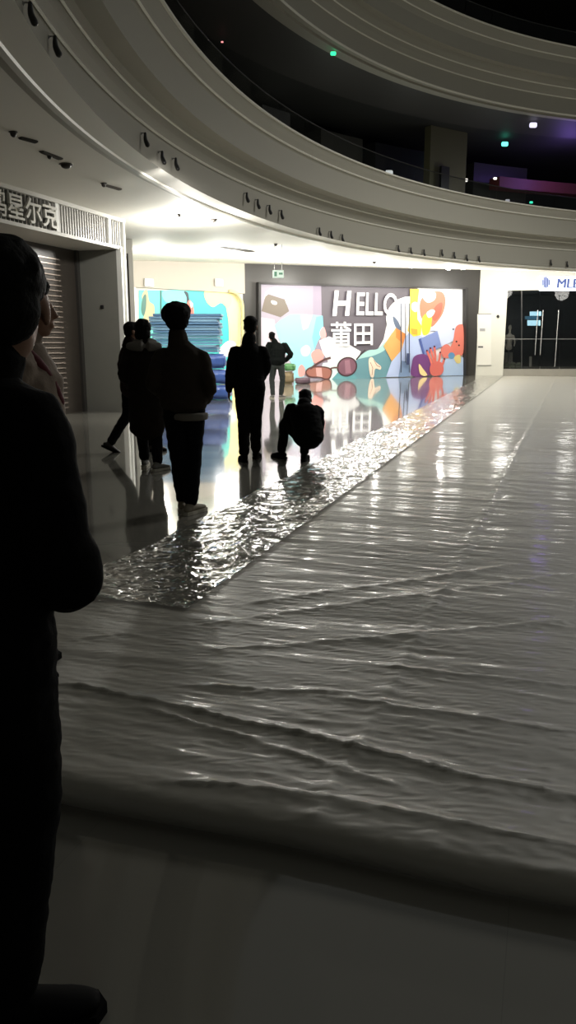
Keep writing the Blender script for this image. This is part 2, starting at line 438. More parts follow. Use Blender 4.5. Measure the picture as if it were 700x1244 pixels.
# teal mural
tm = Mural(TA, TB, nT)
tm.poly([(168.5, 352.5), (291, 354), (291, 480), (168.5, 490)], (60, 190, 185))
tm.poly([(169, 353), (194, 353), (194, 488), (169, 490)], (96, 190, 176))
tm.smooth([(172, 360), (178, 352), (181, 366), (187, 372), (186, 392), (178, 398), (173, 392), (176, 376)], (190, 172, 132))
tm.smooth([(173, 362), (177, 358), (177, 374), (174, 384), (171, 376)], (60, 110, 100))
tm.line([(195, 353), (195.5, 420), (195, 488)], 1.6, (28, 70, 72))
tm.smooth([(198, 353.6), (226, 353.8), (226, 366), (214, 372), (200, 366)], (120, 214, 208))
tm.smooth([(223, 354), (228, 356), (230, 366), (234, 371), (233, 375), (227, 370), (226, 361)], (30, 50, 62))
tm.smooth([(227, 368), (231, 365), (235, 376), (234, 384), (228, 380)], (214, 108, 96))
tm.smooth([(230, 366), (234, 369), (232, 374)], (235, 235, 230))
tm.poly([(290.5, 354), (272, 354), (274, 372), (277, 390), (278, 412), (276, 450), (273, 484), (291, 482)], (240, 226, 160))
tm.smooth([(248, 354.2), (262, 354.2), (276, 354.4), (281, 366), (276, 374), (268, 368), (258, 373), (250, 366)], (238, 222, 150))
tm.poly([(284, 376), (291, 368), (291, 480), (284, 482)], (252, 238, 160))
tm.smooth([(266, 424), (277, 414), (286, 418), (280, 432), (268, 432)], (240, 240, 232))
tm.smooth([(272, 440), (280, 436), (281, 470), (273, 474)], (60, 200, 200))
e = empty('teal_mural', tuple(TA.lerp(TB, .5)), 'teal and yellow printed wall mural behind the stacked blue boards', 'mural')
o = tm.mb.build('mural_print', tm.mats, e); o.location = -e.location
# arched corner trim
mb = MB(); pts = [hit(u, v, TA, TB)+nT*.14 for u, v in ((276, 354), (283, 356), (288, 362), (291.5, 371), (292, 400), (292, 440), (291.5, 470))]
mb.loft([p-e.location for p in pts], [.06]*len(pts), n=8)
mb.build('arched_edge_trim', mat('arch_trim', (196, 186, 140), .5), e, smooth=True)

# hoarding
wallprism('wall_right', HA, HB, nH, .5, M_dark, 'charcoal clad wall around the big colourful mural')
mb = MB()
def hf(u0, v0, u1, v1, u2, v2, u3, v3, off, dep):     # bar on the wall through four picture corners
    P = [hit(u, v, HA, HB) for u, v in ((u0, v0), (u1, v1), (u2, v2), (u3, v3))]
    i = len(mb.v); mb.v += [tuple(p+nH*off) for p in P]+[tuple(p+nH*(off+dep)) for p in P]
    for f in ((0,1,2,3),(4,7,6,5),(0,4,5,1),(1,5,6,2),(2,6,7,3),(3,7,4,0)): mb.f.append(tuple(i+k for k in f)); mb.m.append(0)
hf(311.5, 343, 564, 349.5, 564, 351.5, 311.5, 345.5, 0, .22); hf(562, 350, 565, 350, 565, 456, 562, 456, 0, .22); hf(311, 343.5, 314, 343.5, 314, 466, 311, 466, 0, .22)
struct(mb.build('trim_5', mat('dark_frame', (40, 38, 37), .4)), 'raised dark frame around the big mural')
hm = Mural(HA, HB, nH)
W = (238, 238, 240)
hm.poly([(314, 345.5), (562, 351.5), (562, 456), (314, 463.5)], W)
hm.poly([(314, 345.5), (345, 346.3), (380, 347.2), (380, 462), (314, 463.5)], (160, 152, 166))
hm.poly([(380, 347.2), (398, 347.6), (398, 462), (380, 462)], (150, 140, 158))
hm.poly([(390, 347.4), (507, 350.2), (505, 362), (484, 370), (471, 388), (466, 412), (459, 424), (440, 432), (424, 436), (398, 430), (391, 400)], (92, 86, 94))
hm.poly([(314, 385), (333, 388), (338, 412), (352, 440), (356, 462.5), (314, 463.5)], (186, 178, 190))
# hat/bag
hm.line([(322, 363), (324, 355), (330, 350.5), (337, 349.5), (344, 353), (348, 361), (347, 371)], 2.6, (240, 238, 236))
hm.poly([(317.4, 378), (322, 360), (326, 357.6), (346, 364), (351, 378), (340.6, 385.5), (330, 382)], (112, 102, 92))
hm.smooth([(329, 366.2), (331, 365), (336, 367), (335.5, 370), (331, 369.5)], (240, 240, 236))
# cyan shirt
hm.poly([(333, 395), (340, 389), (352, 382), (372, 382), (391.7, 383.6), (393, 405), (386, 414), (382, 425), (380.5, 446), (371, 449.5), (369, 458), (357, 461), (355, 444), (347, 429), (338, 410)], (150, 208, 216))
hm.poly([(384, 385), (391.7, 383.6), (393, 405), (386, 414), (382, 425), (379, 410)], (122, 192, 206))
hm.poly([(365, 383), (379, 383), (374, 398), (368, 401)], (226, 186, 196))
hm.smooth([(388, 404), (393, 397), (396, 408), (391, 412)], (238, 160, 160))
hm.smooth([(365, 424), (372, 419), (377, 424), (374, 432), (367, 432)], (196, 240, 244))
hm.smooth([(378, 429), (386, 424), (393, 430), (390, 440), (382, 441), (379, 436)], (240, 158, 152))
hm.smooth([(362, 448), (366, 443), (370, 448), (369, 456), (363, 457)], (240, 160, 156))
# pale hexagon
hm.poly([(387, 414), (399, 408.7), (416, 414), (429, 421.7), (438, 427), (431, 444), (399, 440), (391.7, 429)], (222, 222, 226))
hm.poly([(385, 459), (392, 441), (402, 440), (412, 436), (432, 440), (430, 460), (405, 461.5)], (206, 228, 224))
# teal ground
hm.poly([(412, 461), (424, 450), (432, 438), (446, 427), (458, 424), (468, 415), (480, 440), (470, 458), (430, 461)], (100, 142, 152))
hm.smooth([(433, 436), (446, 426), (458, 424), (468, 415), (468, 424), (456, 431), (440, 435)], (164, 204, 200))
hm.poly([(402, 461.3), (412, 450), (424, 447), (430, 455), (434, 460.8)], (96, 152, 160))
# sunglasses
hm.smooth([(371, 450), (376, 446), (386, 444.5), (398, 446), (403, 450), (401, 459), (396, 461.5), (388, 459), (376, 458.5), (371, 455)], (90, 56, 54))
hm.smooth([(372.5, 450.5), (377, 447.5), (386, 446.2), (397, 447.5), (401.5, 451), (399.5, 458), (395, 459.8), (388, 457.6), (377, 457), (372.5, 454)], (158, 104, 92))
hm.poly([(383, 446.8), (390, 446.8), (391, 458), (384, 457)], (206, 160, 156))
hm.oval(421, 445.5, 12.8, 11.6, (64, 44, 50), -35)
hm.oval(421, 445.5, 11, 9.8, (120, 84, 98), -35)
hm.poly([(418, 438), (424, 437), (426, 453), (419, 454)], (150, 110, 124))
hm.line([(376, 448), (386, 441), (394, 436.5), (401, 434.5)], 2.6, (88, 62, 60))
hm.line([(401, 447.5), (405, 446.5), (411, 446.5)], 1.8, (100, 66, 62))
hm.line([(432, 437), (437, 431), (443, 425)], 1.6, (52, 44, 48))
# slippers
hm.smooth([(447, 438), (451, 434), (456, 440), (462, 445), (461, 449), (455, 448), (453, 458), (449, 456)], (236, 210, 190))
hm.line([(449, 440), (452, 447), (451, 456)], .7, (150, 110, 96)); hm.line([(453, 437), (457, 444), (461, 446)], .7, (150, 110, 96))
# right part
hm.oval(498, 387, 30, 27, W)
hm.poly([(468, 458), (475, 438), (482, 420), (496, 404), (512, 408), (516, 434), (500, 440), (498, 457)], (176, 190, 224))
hm.poly([(483, 458), (486, 438), (497, 440), (497, 457)], (120, 142, 176))
hm.poly([(480, 398), (492, 406), (487, 425), (475, 439), (465, 420)], (216, 160, 96))
hm.poly([(480, 398), (492, 406), (489, 418), (480, 410)], (206, 132, 70))
hm.smooth([(476.5, 384), (483, 391), (486, 401), (480, 398), (477, 391)], (96, 108, 130))
hm.poly([(534, 384), (546, 389), (558.5, 392), (556, 404), (550, 414), (534, 422), (528, 402), (520, 402)], (200, 208, 232))
# big coral balloon blob
hm.smooth([(509, 368), (514, 360), (520, 356), (528, 354), (537, 356), (540, 366), (537, 380), (530, 391), (523, 397), (516, 392), (510, 384)], (216, 128, 100))
hm.smooth([(512, 356), (520, 352.5), (528, 356), (527, 364), (519, 368), (513, 363)], (240, 232, 232))
hm.smooth([(528, 372), (536, 368), (534, 382), (527, 390), (524, 384)], (200, 100, 80))
hm.poly([(497, 351), (508, 351.2), (506, 370), (506, 388), (511, 396), (510, 407), (501, 409), (494, 402), (497, 384)], (236, 204, 70))
hm.smooth([(513, 384), (522, 380), (523, 392), (520, 404), (513, 407), (511, 396)], (240, 206, 64))
hm.poly([(498, 399), (506, 400), (506, 407), (499, 406)], (216, 158, 60))
hm.smooth([(499, 369), (504, 367), (508, 373), (504, 379), (499, 376)], W)
hm.smooth([(517, 380), (523, 376), (527, 378), (524, 384), (519, 386)], W)
hm.poly([(507, 412), (530, 402), (535, 421), (513, 433)], (124, 140, 190))
hm.poly([(507, 412), (510, 411), (515.5, 432), (513, 433)], (74, 90, 150))
hm.poly([(536, 436), (561.5, 434), (561.5, 456), (530, 456.6), (530, 448)], (170, 192, 222))
hm.smooth([(499, 456.5), (499, 442), (502, 433), (511, 430), (519, 433), (523, 446), (520, 456)], (112, 64, 120))
hm.smooth([(545, 424), (549, 414), (552, 398), (558, 394), (561.5, 398), (561.5, 428), (554, 433), (547, 431)], (214, 120, 104))
hm.smooth([(534, 424), (541, 418), (547, 424), (545, 434), (537, 434)], (214, 122, 110))
hm.oval(547, 432, 4, 4, (92, 140, 180)); hm.oval(553, 415, 1.1, 1.1, (30, 24, 24)); hm.oval(556, 419.5, 1.1, 1.1, (30, 24, 24)); hm.oval(549, 400, 1, 1, (60, 40, 40))
hm.smooth([(550, 434), (557, 431), (558, 440), (553, 441)], (214, 196, 130))
for tip, base in (((517, 426), (524, 446)), ((526, 421), (527, 444)), ((533, 428), (530, 444)), ((538, 436), (533, 448)), ((521, 423), (526, 446))):
    hm.line([tip, ((tip[0]+base[0])/2+.6, (tip[1]+base[1])/2), base], 2.6, (210, 110, 98))
    hm.oval(tip[0], tip[1], 1, 1.2, (70, 30, 50))
hm.smooth([(520, 448), (524, 440), (534, 440), (537, 449), (533, 455.5), (523, 456)], (208, 108, 98))
hm.smooth([(507, 442), (512, 448), (517, 455), (513, 456.6), (508, 453)], (236, 208, 150))
# lettering
hm.text('H', (402, 425, 353, 384, 353.5, 383.5), .028, .12, (246, 246, 248))
hm.text('ELLO', (431, 481, 355, 383.5, 356.5, 383.5), .014, .06, (246, 246, 248))
hm.text('莆田', (400, 451, 391, 421, 391, 419.5), .012, 0, (244, 244, 246))
e = empty('hoarding_mural', tuple(HA.lerp(HB, .5)), 'large colourful printed hoarding with HELLO lettering, sunglasses and fruit shapes', 'mural')
o = hm.mb.build('mural_print', hm.mats, e); o.location = -e.location
for i, u in enumerate((484.5, 490, 494.5)):
    mb = MB(); a = hit(u, 369, HA, HB)+nH*.16; b = hit(u, 452 if i != 1 else 440, HA, HB)+nH*.16
    mb.loft([a-e.location, a.lerp(b, .5)-e.location, b-e.location], [.02]*3, n=8); mb.build('door_pull', mat('pull_steel', (70, 76, 92), .35, metal=.5), e, smooth=True)
mb = MB(); a = hit(492.5, 436, HA, HB)+nH*.2-e.location; mb.box(a, (.13, .1, .48)); mb.build('door_lock', mat('lock_navy', (40, 50, 84), .5), e, bevel=.02)

# pillar and shop with glass front on the right
RA = HB+Vector((.0, -.02, 0)); RB = at(760, 440, 34.8); RB.z = 0
d = (RB-RA).normalized(); nR = Vector((d.y, -d.x, 0)); dR = d
def Rp(u, v, off=0): return hit(u, v, RA, RB)+nR*off
pil = Rp(612, 440); pil.z = 0
wallprism('wall_pillar', RA, pil, nR, 1.5, M_plaster, 'white plastered pillar between the mural and the glass shop')
far = RA+dR*14
zh = Rp(650, 352.5).z
wallprism('wall_shop', pil, far, nR, .25, M_plaster, 'white lintel wall above the glass shopfront', z0=zh)
# pillar details
e = empty('hydrant_cabinet', tuple(Rp(590, 456)), 'flush white service cabinet door in the pillar with small notice plates', 'cabinet')
def plate(name, u0, v0, u1, v1, m, off, dep, par):
    mb = MB(); P = [Rp(u0, v1), Rp(u1, v1), Rp(u1, v0), Rp(u0, v0)]; i = 0
    mb.v += [tuple(p+nR*off-par.location) for p in P]+[tuple(p+nR*(off+dep)-par.location) for p in P]
    for f in ((0,1,2,3),(4,7,6,5),(0,4,5,1),(1,5,6,2),(2,6,7,3),(3,7,4,0)): mb.f.append(f); mb.m.append(0)
    return mb.build(name, m, par)
plate('door_panel', 580, 382, 597, 444, mat('cabinet_white', (214, 212, 203), .5), 0, .03, e)
plate('door_edge', 580, 381, 597, 382, mat('edge_grey', (130, 128, 122), .5), 0, .035, e)
plate('door_edge', 580, 443.5, 597, 444.3, mat('edge_grey', (130, 128, 122), .5), 0, .035, e)
plate('notice_plate', 583, 399, 589.5, 402.5, mat('notice_grey', (150, 150, 150), .5), .03, .01, e)
plate('notice_plate', 581, 420.5, 587, 422.5, mat('notice_dark', (80, 80, 78), .5), .03, .01, e)
mb = MB(); c = Rp(605, 384.5, .06); mb.ell(c, (.06, .06, .07)); tag(mb.build('call_button', M_black, smooth=True), 'small black round call button on the white pillar', 'button')
# glass shop
e = empty('glass_shopfront', tuple(Rp(660, 456)), 'dark glass-fronted shop on the right with pull handles and stone base', 'shopfront')
def pl(name, u0, v0, u1, v1, m, off, dep): return plate(name, u0, v0, u1, v1, m, off, dep, e)
pl('stone_base', 611.5, 448.3, 760, 457.6, mat('base_stone', (150, 146, 136), .4, var=.1, vscale=4), -.3, .3)
M_sg = mat('shop_glass', (14, 18, 20), .05, alpha=.4)
for u0, u1 in ((612, 634), (634.6, 656.2), (656.8, 680), (680.6, 720), (720.6, 760)):
    pl('glass_pane', u0, 352.5, u1, 448.3, M_sg, -.12, .02)
pl('mid_rail', 612, 411.4, 760, 412.2, mat('rail_grey', (120, 120, 118), .4), -.11, .04)
pl('frame_post', 633.6, 352.5, 635, 448.3, mat('frame_dark', (50, 50, 50), .4), -.14, .06)
for u, v0, v1 in ((652.2, 377, 431), (658.6, 377, 431), (677.5, 377, 445)):
    mb = MB(); a = Rp(u+ (1.5 if u < 670 else 1.5), v0, .02)-e.location; b = Rp(u-1, v1, .02)-e.location; b.x = a.x; b.y = a.y
    mb.loft([a, a.lerp(b, .5), b], [.022]*3, n=8); mb.build('pull_handle', mat('handle_steel', (190, 190, 188), .25, metal=.7), e, smooth=True)
mb = MB(); far2 = far-pil; B0 = pil-nR*4; B1 = far-nR*4
mb.prism([(B0.x, B0.y), (B1.x, B1.y), (B1.x-nR.x*.1, B1.y-nR.y*.1), (B0.x-nR.x*.1, B0.y-nR.y*.1)], 0, 4.4)
struct(mb.build('wall_shop_back', M_black), 'black back wall inside the glass shop')
mb = MB(); a = pil-nR*.26; b = far-nR*.26; mb.prism([(a.x, a.y), (b.x, b.y), (B1.x, B1.y), (B0.x, B0.y)], zh, zh+.1)
struct(mb.build('ceiling_shop', M_black), 'black ceiling inside the glass shop')
mb = MB(); a = pil-nR*.34; b = far-nR*.34; mb.prism([(a.x, a.y), (b.x, b.y), (B1.x, B1.y), (B0.x, B0.y)], 0, .30)
struct(mb.build('floor_shop', mat('base_stone', (150, 146, 136), .4)), 'raised stone floor inside the glass shop')
# sign box and lettering
pl('sign_box', 655, 335.5, 760, 353.5, mat('sign_glow', (235, 238, 245), .5, emit=(235, 240, 255), es=.8), 0, .12)
M_blue = mat('sign_blue', (62, 84, 150), .5)
vv, ff = text_flat('MLB', 0, .12); mb = MB()
for x, y, _ in vv:
    u = 676+27*x; mb.v.append(tuple(Rp(u, 350-11*y, .135)-e.location))
mb.f += ff; mb.m += [0]*len(ff); n_ = len(mb.v)
for q in (1, 2):
    mb.v += [tuple(Vector(p)+dR*.018*q+nR*.001*q) for p in mb.v[:n_]]; mb.f += [tuple(i+n_*q for i in f) for f in ff]; mb.m += [0]*len(ff)
o = mb.build('lettering', M_blue, e); tag(o, 'blue sign lettering')
mb = MB()
for k, (w, h0, h1) in enumerate(((1.5, 340, 347), (1.5, 337, 349.5), (1.5, 336.5, 350), (1.5, 338, 349), (1.3, 340, 346.5))):
    u = 658.6+k*1.95; mb.quad(*[Rp(x, y, .135)-e.location for x, y in ((u, h1), (u+w, h1+.3), (u+w, h0-.3), (u, h0))])
o = mb.build('emblem', M_blue, e); tag(o, 'blue striped shield emblem')
# inside: screen, mannequin, poster, plants
def inside(name, u0, v0, u1, v1, depth, m, label, cat, dep=.06):
    P = [hit(u, v, RA-nR*depth, RB-nR*depth) for u, v in ((u0, v1), (u1, v1), (u1, v0), (u0, v0))]; mb = MB()
    mb.v += [tuple(p) for p in P]+[tuple(p-nR*dep) for p in P]
    for f in ((0,1,2,3),(4,7,6,5),(0,4,5,1),(1,5,6,2),(2,6,7,3),(3,7,4,0)): mb.f.append(f); mb.m.append(0)
    return tag(mb.build(name, m), label, cat)
M_scr = mat('screen_glow', (200, 235, 250), .4, emit=(170, 225, 245), es=2.2)
inside('lit_display', 641, 389, 656.5, 395.5, 2.2, M_scr, 'lower glowing pale blue display inside the dark glass shop', 'display')
inside('lit_display', 644, 378.5, 658, 383.5, 2.2, M_scr, 'upper glowing pale blue display inside the dark glass shop', 'display')
inside('lit_display', 638, 384, 655, 388, 2.3, mat('screen_dim', (70, 110, 130), .4, emit=(60, 120, 150), es=.5), 'dim blue display between the two bright ones in the glass shop', 'display')
inside('framed_poster', 613.5, 428, 623, 446, 1.3, mat('poster_grey', (168, 166, 158), .5), 'pale framed poster leaning behind the glass near the pillar', 'poster')
inside('floor_lamp_stand', 643.5, 433, 646.2, 446, .8, mat('stand_pale', (190, 190, 184), .5), 'small pale stand behind the glass doors', 'stand', .15)
c = hit(617, 448, RA-nR*.9, RB-nR*.9); c.z = .3
e = empty('mannequin', tuple(c), 'pale mannequin torso standing in the dark shop window beside the pillar', 'mannequin')
mb = MB(); mb.loft([(0, 0, .9), (0, 0, 1.15), (0, 0, 1.4), (0, 0, 1.56)], [(.15, .1), (.12, .09), (.17, .11), (.06, .05)]); mb.loft([(0, 0, 1.5), (0, 0, 1.72)], [.05, .05]); mb.ell((0, 0, 1.82), (.08, .09, .12))
mb.loft([(.17, 0, 1.45), (.24, -.05, 1.2), (.2, -.12, 1.0)], [.05, .04, .03]); mb.loft([(-.17, 0, 1.45), (-.24, -.05, 1.2), (-.2, -.12, 1.0)], [.05, .04, .03])
voxel(mb, 'torso', mat('mannequin_pale', (214, 210, 198), .4), e, .02)
mb = MB(); mb.loft([(0, 0, -.28), (0, 0, .95)], [.02, .02], n=8); mb.ell((0, 0, -.28), (.17, .17, .03)); mb.build('stand', M_metal, e)
for i, (u, s_) in enumerate(((616, .11), (623, .12), (630, .11))):
    c = hit(u, 448, RA-nR*.7, RB-nR*.55); c.z = .34; mb = MB()
    for k in range(46):
        a = random.uniform(0, 2*PI); ph = random.uniform(0, 1.4); r = s_*random.uniform(.5, 1)
        mb.ell((c.x+r*math.cos(a)*math.cos(ph), c.y+.6*r*math.sin(a)*math.cos(ph), c.z+.1+r*math.sin(ph)), (.045, .045, .03), Matrix.Rotation(random.uniform(0, 3), 3, 'X'), 6, 4)
    mb.ell((c.x, c.y, c.z), (.16, .14, .1))
    tag(mb.build('potted_plant', mat('plant_grey', (140, 146, 128), .6)), ('low bushy plant behind the shop glass nearest the pillar', 'middle of three low bushy plants behind the shop glass', 'bushy plant behind the shop glass farthest from the pillar')[i], 'plant')

# ------------------------------------------------------------------ ceiling fittings
def spot_at(ph, drop, idx, lab):
    x, y = pol(CX, CY, RR-.03, ph); a = math.radians(ph); inw = Vector((-math.cos(a), -math.sin(a), 0)); tg = Vector((-inw.y, inw.x, 0))
    e = empty('track_spotlight', (x, y, 4.5-drop), lab, 'spotlight', 'small spotlights on the curved fascia')
    mb = MB(); mb.loft([(0, 0, .02), inw*.07+Vector((0, 0, .03)), inw*.1+Vector((0, 0, -.03))], [.012]*3, n=6); mb.ell((0, 0, .02), (.03, .03, .03)); mb.build('bracket', M_metal, e)
    mb = MB(); mb.loft([inw*.1+Vector((0, 0, .02)), inw*.1+Vector((0, 0, -.1)), inw*.14+Vector((0, 0, -.2))], [.028, .042, .05], n=12); mb.build('lamp_head', mat('lamp_black', (26, 26, 26), .4), e, smooth=True)
    e.scale = (.72,)*3
    return e
spts = [(36, 12), (66, 52), (176, 167), (197, 189), (213, 197), (300, 238), (313, 246), (327, 253), (342, 259), (388, 280), (402, 284), (416, 288), (484, 301), (499, 304), (515, 307), (537, 306), (552, 309), (567, 313), (582, 316), (669, 318), (689, 320)]
order = ['highest on the left, topmost of the fascia spotlights', 'second from the top left on the fascia', 'upper of three above the left shop corner', 'middle of three above the left shop corner', 'lower of three above the left shop corner',
 'first of four above the hanging sign', 'second of four above the hanging sign', 'third of four above the hanging sign', 'fourth of four above the hanging sign',
 'left of three above the letter H', 'middle of three above the letter H', 'right of three above the letter H', 'left of three above the door pulls', 'middle of three above the door pulls', 'right of three above the door pulls',
 'first of four above the mural right end', 'second of four above the mural right end', 'third of four above the mural right end', 'fourth of four above the mural right end', 'left one of the pair above the glass shop', 'right one of the pair above the glass shop']
for i, (u, v) in enumerate(spts):
    # direction met with the fascia cylinder
    dd = ray(u, v); best = None; prev = None
    for k in range(60, 1400):
        t = k*.03; r = math.hypot(dd.x*t-CX, dd.y*t-CY)
        if r > RR-.1: break
    if r <= RR-.1: continue
    ph = math.degrees(math.atan2(dd.y*t-CY, dd.x*t-CX)) % 360; z = CH+dd.z*t
    spot_at(ph, min(.36, max(.0, 4.5-z))-.04, i, 'small black spotlight on the curved fascia, '+order[i])
def on_ceiling(u, v):
    dd = ray(u, v)
    for k in range(60, 1800):
        t = k*.02
        if CH+dd.z*t > zc(dd.x*t, dd.y*t): break
    return Vector((dd.x*t, dd.y*t, zc(dd.x*t, dd.y*t)))
fit = [(80, 199, 'smoke detector, largest dark one left of centre', .075), (126, 222, 'dark sprinkler head above the shop sign corner', .04), (16, 160, 'dark sprinkler head nearest the fascia at far left', .04), (60, 187, 'dark sprinkler head beside the largest detector', .035),
       (218, 260, 'sprinkler head just left of the brightest downlight', .035), (260, 266, 'square black sensor just right of the brightest downlight', .06), (335, 296, 'small dark sensor above the hanging exit sign', .04), (455, 318, 'small dark sensor above the mural lettering', .06)]
for u, v, lab, r in fit:
    p = on_ceiling(u, v); mb = MB(); mb.ell((p.x, p.y, p.z-.02), (r, r, .045)); mb.ell((p.x, p.y, p.z-.005), (r*1.4, r*1.4, .012))
    tag(mb.build('ceiling_sensor', mat('sensor_dark', (54, 50, 46), .5), smooth=True), 'small ceiling fitting: '+lab, 'sensor')
M_slot = mat('slot_dark', (70, 66, 60), .6)
for (u0, v0, u1, v1, lab) in ((24, 166, 44, 171, 'thin dark slot speaker by the far left sprinkler'), (50, 183, 74, 192, 'thin dark slot speaker beside the largest detector'), (128, 224, 146, 229, 'thin dark slot speaker above the shop sign corner'), (268, 300, 306, 305, 'long grey air vent slot in the bright ceiling')):
    a = on_ceiling(u0, v0); b = on_ceiling(u1, v1); d = (b-a); c = a.lerp(b, .5); n = Vector((-d.y, d.x, 0)).normalized()
    mb = MB(); w = .07 if u0 < 200 else .25
    mb.box(c-Vector((0, 0, .008)), (d.length, w, .02), Matrix.Rotation(math.atan2(d.y, d.x), 3, 'Z'))
    for k in range(3): mb.box(c+n*(w*(k-1)*.3)-Vector((0, 0, .022)), (d.length*.96, w*.08, .012), Matrix.Rotation(math.atan2(d.y, d.x), 3, 'Z'))
    tag(mb.build('ceiling_vent', M_slot), lab, 'vent')
# hanging exit sign
p = on_ceiling(338, 297); e = empty('hanging_exit_sign', (p.x, p.y, at(338, 333, p.y).z), 'small lit sign hanging from the ceiling on two thin rods', 'sign')
mb = MB(); mb.box((0, 0, 0), (.3, .06, .2)); mb.build('sign_case', mat('exit_pale', (214, 224, 216), .5, emit=(190, 225, 205), es=.35), e, bevel=.01)
mb = MB(); mb.box((-.07, -.035, 0), (.07, .01, .12)); mb.box((.07, -.035, 0.01), (.1, .01, .05)); mb.build('pictogram', mat('exit_green', (90, 150, 120), .5), e)
for s_ in (-.1, .1):
    mb = MB(); mb.loft([(s_, 0, .1), (s_, 0, p.z-e.location.z)], [.008, .008], n=6); mb.build('rod', M_metal, e)
# emergency lights on cream wall
for u, lab in ((180, 'left one of two square lit emergency lamps on the cream wall'), (265, 'right one of two square lit emergency lamps on the cream wall')):
    p = hit(u, 343.5, TA+nT*.12, TB+nT*.12)+nT*.05; e = empty('emergency_lamp', tuple(p), lab, 'lamp', None, math.atan2(dT.y, dT.x))
    mb = MB(); mb.box((0, 0, 0), (.36, .06, .26)); mb.build('lamp_case', M_white, e, bevel=.015)
    mb = MB(); mb.box((0.02, -.04, 0), (.2, .03, .19)); mb.build('lit_lens', mat('lens_glow', (250, 250, 235), .4, emit=(255, 252, 235), es=3), e)
# upstairs little lights
for (u, v, r, c, es, sz, lab) in ((405, 65, 2.2, (60, 255, 170), 1.5, .09, 'small green glowing exit lamp high on the second level, left'), (613.5, 175, 4, (90, 255, 210), 3, .15, 'brightest green glowing exit lamp on the second level'), (645, 246, 3, (60, 240, 190), 1.2, .08, 'small green glowing lamp just above the curved parapet at right'),
                         (270, 51, 3, (255, 150, 150), 1.5, .035, 'tiny red lamp high up in the dark left of the second level'), (565, 219, 4, (255, 250, 240), 1.2, .12, 'small white lamp by the olive kiosk upstairs'), (601, 217, 3, (255, 250, 240), 2, .08, 'small round white lamp right of the olive kiosk upstairs'),
                         (648, 152, 3, (230, 225, 255), 1.2, .16, 'slanted white lamp under the second level ceiling near purple glow'), (472, 210, 3, (235, 240, 240), .5, .16, 'faint white strip lamp low behind the parapet upstairs'), (616, 244, 2.5, (225, 225, 235), .35, .1, 'faint white lamp low behind the right parapet upstairs')):
    ph, z = phi_of(u, v, RR+r)
    if z > 8.75: r = None
    if r is None:
        t = (8.72-CH)/ray(u, v).z; x, y, z = ray(u, v).x*t, ray(u, v).y*t, 8.72
    else: x, y = pol(CX, CY, RR+r, ph)
    mb = MB(); mb.box((x, y, z), (sz*1.6, sz*.8, sz))
    tag(mb.build('signal_lamp', mat('lampglow_%d_%d' % (u, v), c, .5, emit=c, es=es), bevel=sz*.3), lab, 'lamp')

# ------------------------------------------------------------------ blue boards and bundles
M_b1 = [mat('foam_blue_a', (112, 152, 186), .6, var=.08, vscale=5), mat('foam_blue_b', (88, 128, 166), .6, var=.08, vscale=5), mat('foam_blue_c', (130, 168, 196), .6, var=.08, vscale=5)]
YB = 20.3
cb = at(227, 430, YB); x0 = at(187, 430, YB).x; x1 = at(267, 430, YB).x
def wrap_block(c, size, rz, name, m, label, cat, group, seed):
    random.seed(seed); bm = bmesh.new(); bmesh.ops.create_cube(bm, size=1)
    bmesh.ops.scale(bm, vec=size, verts=bm.verts); bmesh.ops.bevel(bm, geom=bm.edges[:], offset=min(size)*.14, segments=2, affect='EDGES')
    bmesh.ops.subdivide_edges(bm, edges=bm.edges[:], cuts=2, use_grid_fill=True)
    me = bpy.data.meshes.new(name)
    for v in bm.verts:
        n = noise.noise(Vector(v.co)*5+Vector((seed, 0, 0)))+.5*noise.noise(Vector(v.co)*12); v.co += v.co.normalized()*n*.03
    bm.to_mesh(me); bm.free(); me.materials.append(m)
    for p in me.polygons: p.use_smooth = True
    o = bpy.data.objects.new(name, me); COL.objects.link(o); o.location = c; o.rotation_euler = (0, 0, rz)
    return tag(o, label, cat, group)
M_bag = mat('blue_wrap', (74, 104, 176), .35, var=.12, vscale=4, coat=.2)
zs = [0, .47, .93, 1.36]
zt = at(230, 429, YB).z
lv = [0, zt*.33, zt*.66, zt]
for r_ in range(3):
    for c_ in range(2):
        h = lv[r_+1]-lv[r_]; w = .80
        cx_ = x0+.46+c_*.9+(.16 if r_ == 0 else .1 if r_ == 1 else 0)*c_+ (0.02*r_)
        wrap_block((cx_, YB+.3, lv[r_]+h/2), (w, .9, h*.90), .03*(r_-1), 'wrapped_bundle', M_bag,
                   'blue film-wrapped bundle in the %s row of the pile, %s one' % (('bottom', 'middle', 'top')[r_], ('left', 'right')[c_]), 'bundle', 'blue wrapped bundles under the boards', r_*3+c_)
n = 14; z = zt+.01; topz = at(230, 381, YB).z; hh = (topz-z)/n
for i in range(n):
    mb = MB(); w = random.uniform(1.62, 1.8); mb.box((0, 0, 0), (w, .95, hh*.84))
    o = mb.build('foam_board', M_b1[i % 3], bevel=.006); o.location = (cb.x+random.uniform(-.06, .06), YB+.3+random.uniform(-.05, .05), z+hh*.5); o.rotation_euler = (0, random.uniform(-.006, .006), random.uniform(-.03, .03))
    lab = ('lowest' if i == 0 else 'topmost' if i == n-1 else ['', 'second', 'third', 'fourth', 'fifth', 'sixth', 'seventh', 'eighth', 'ninth', 'tenth', 'eleventh', 'twelfth', 'thirteenth'][i]+' from the bottom')
    tag(o, 'thick blue foam board, %s of the stack by the teal mural' % lab, 'board', 'stacked blue foam boards'); z += hh
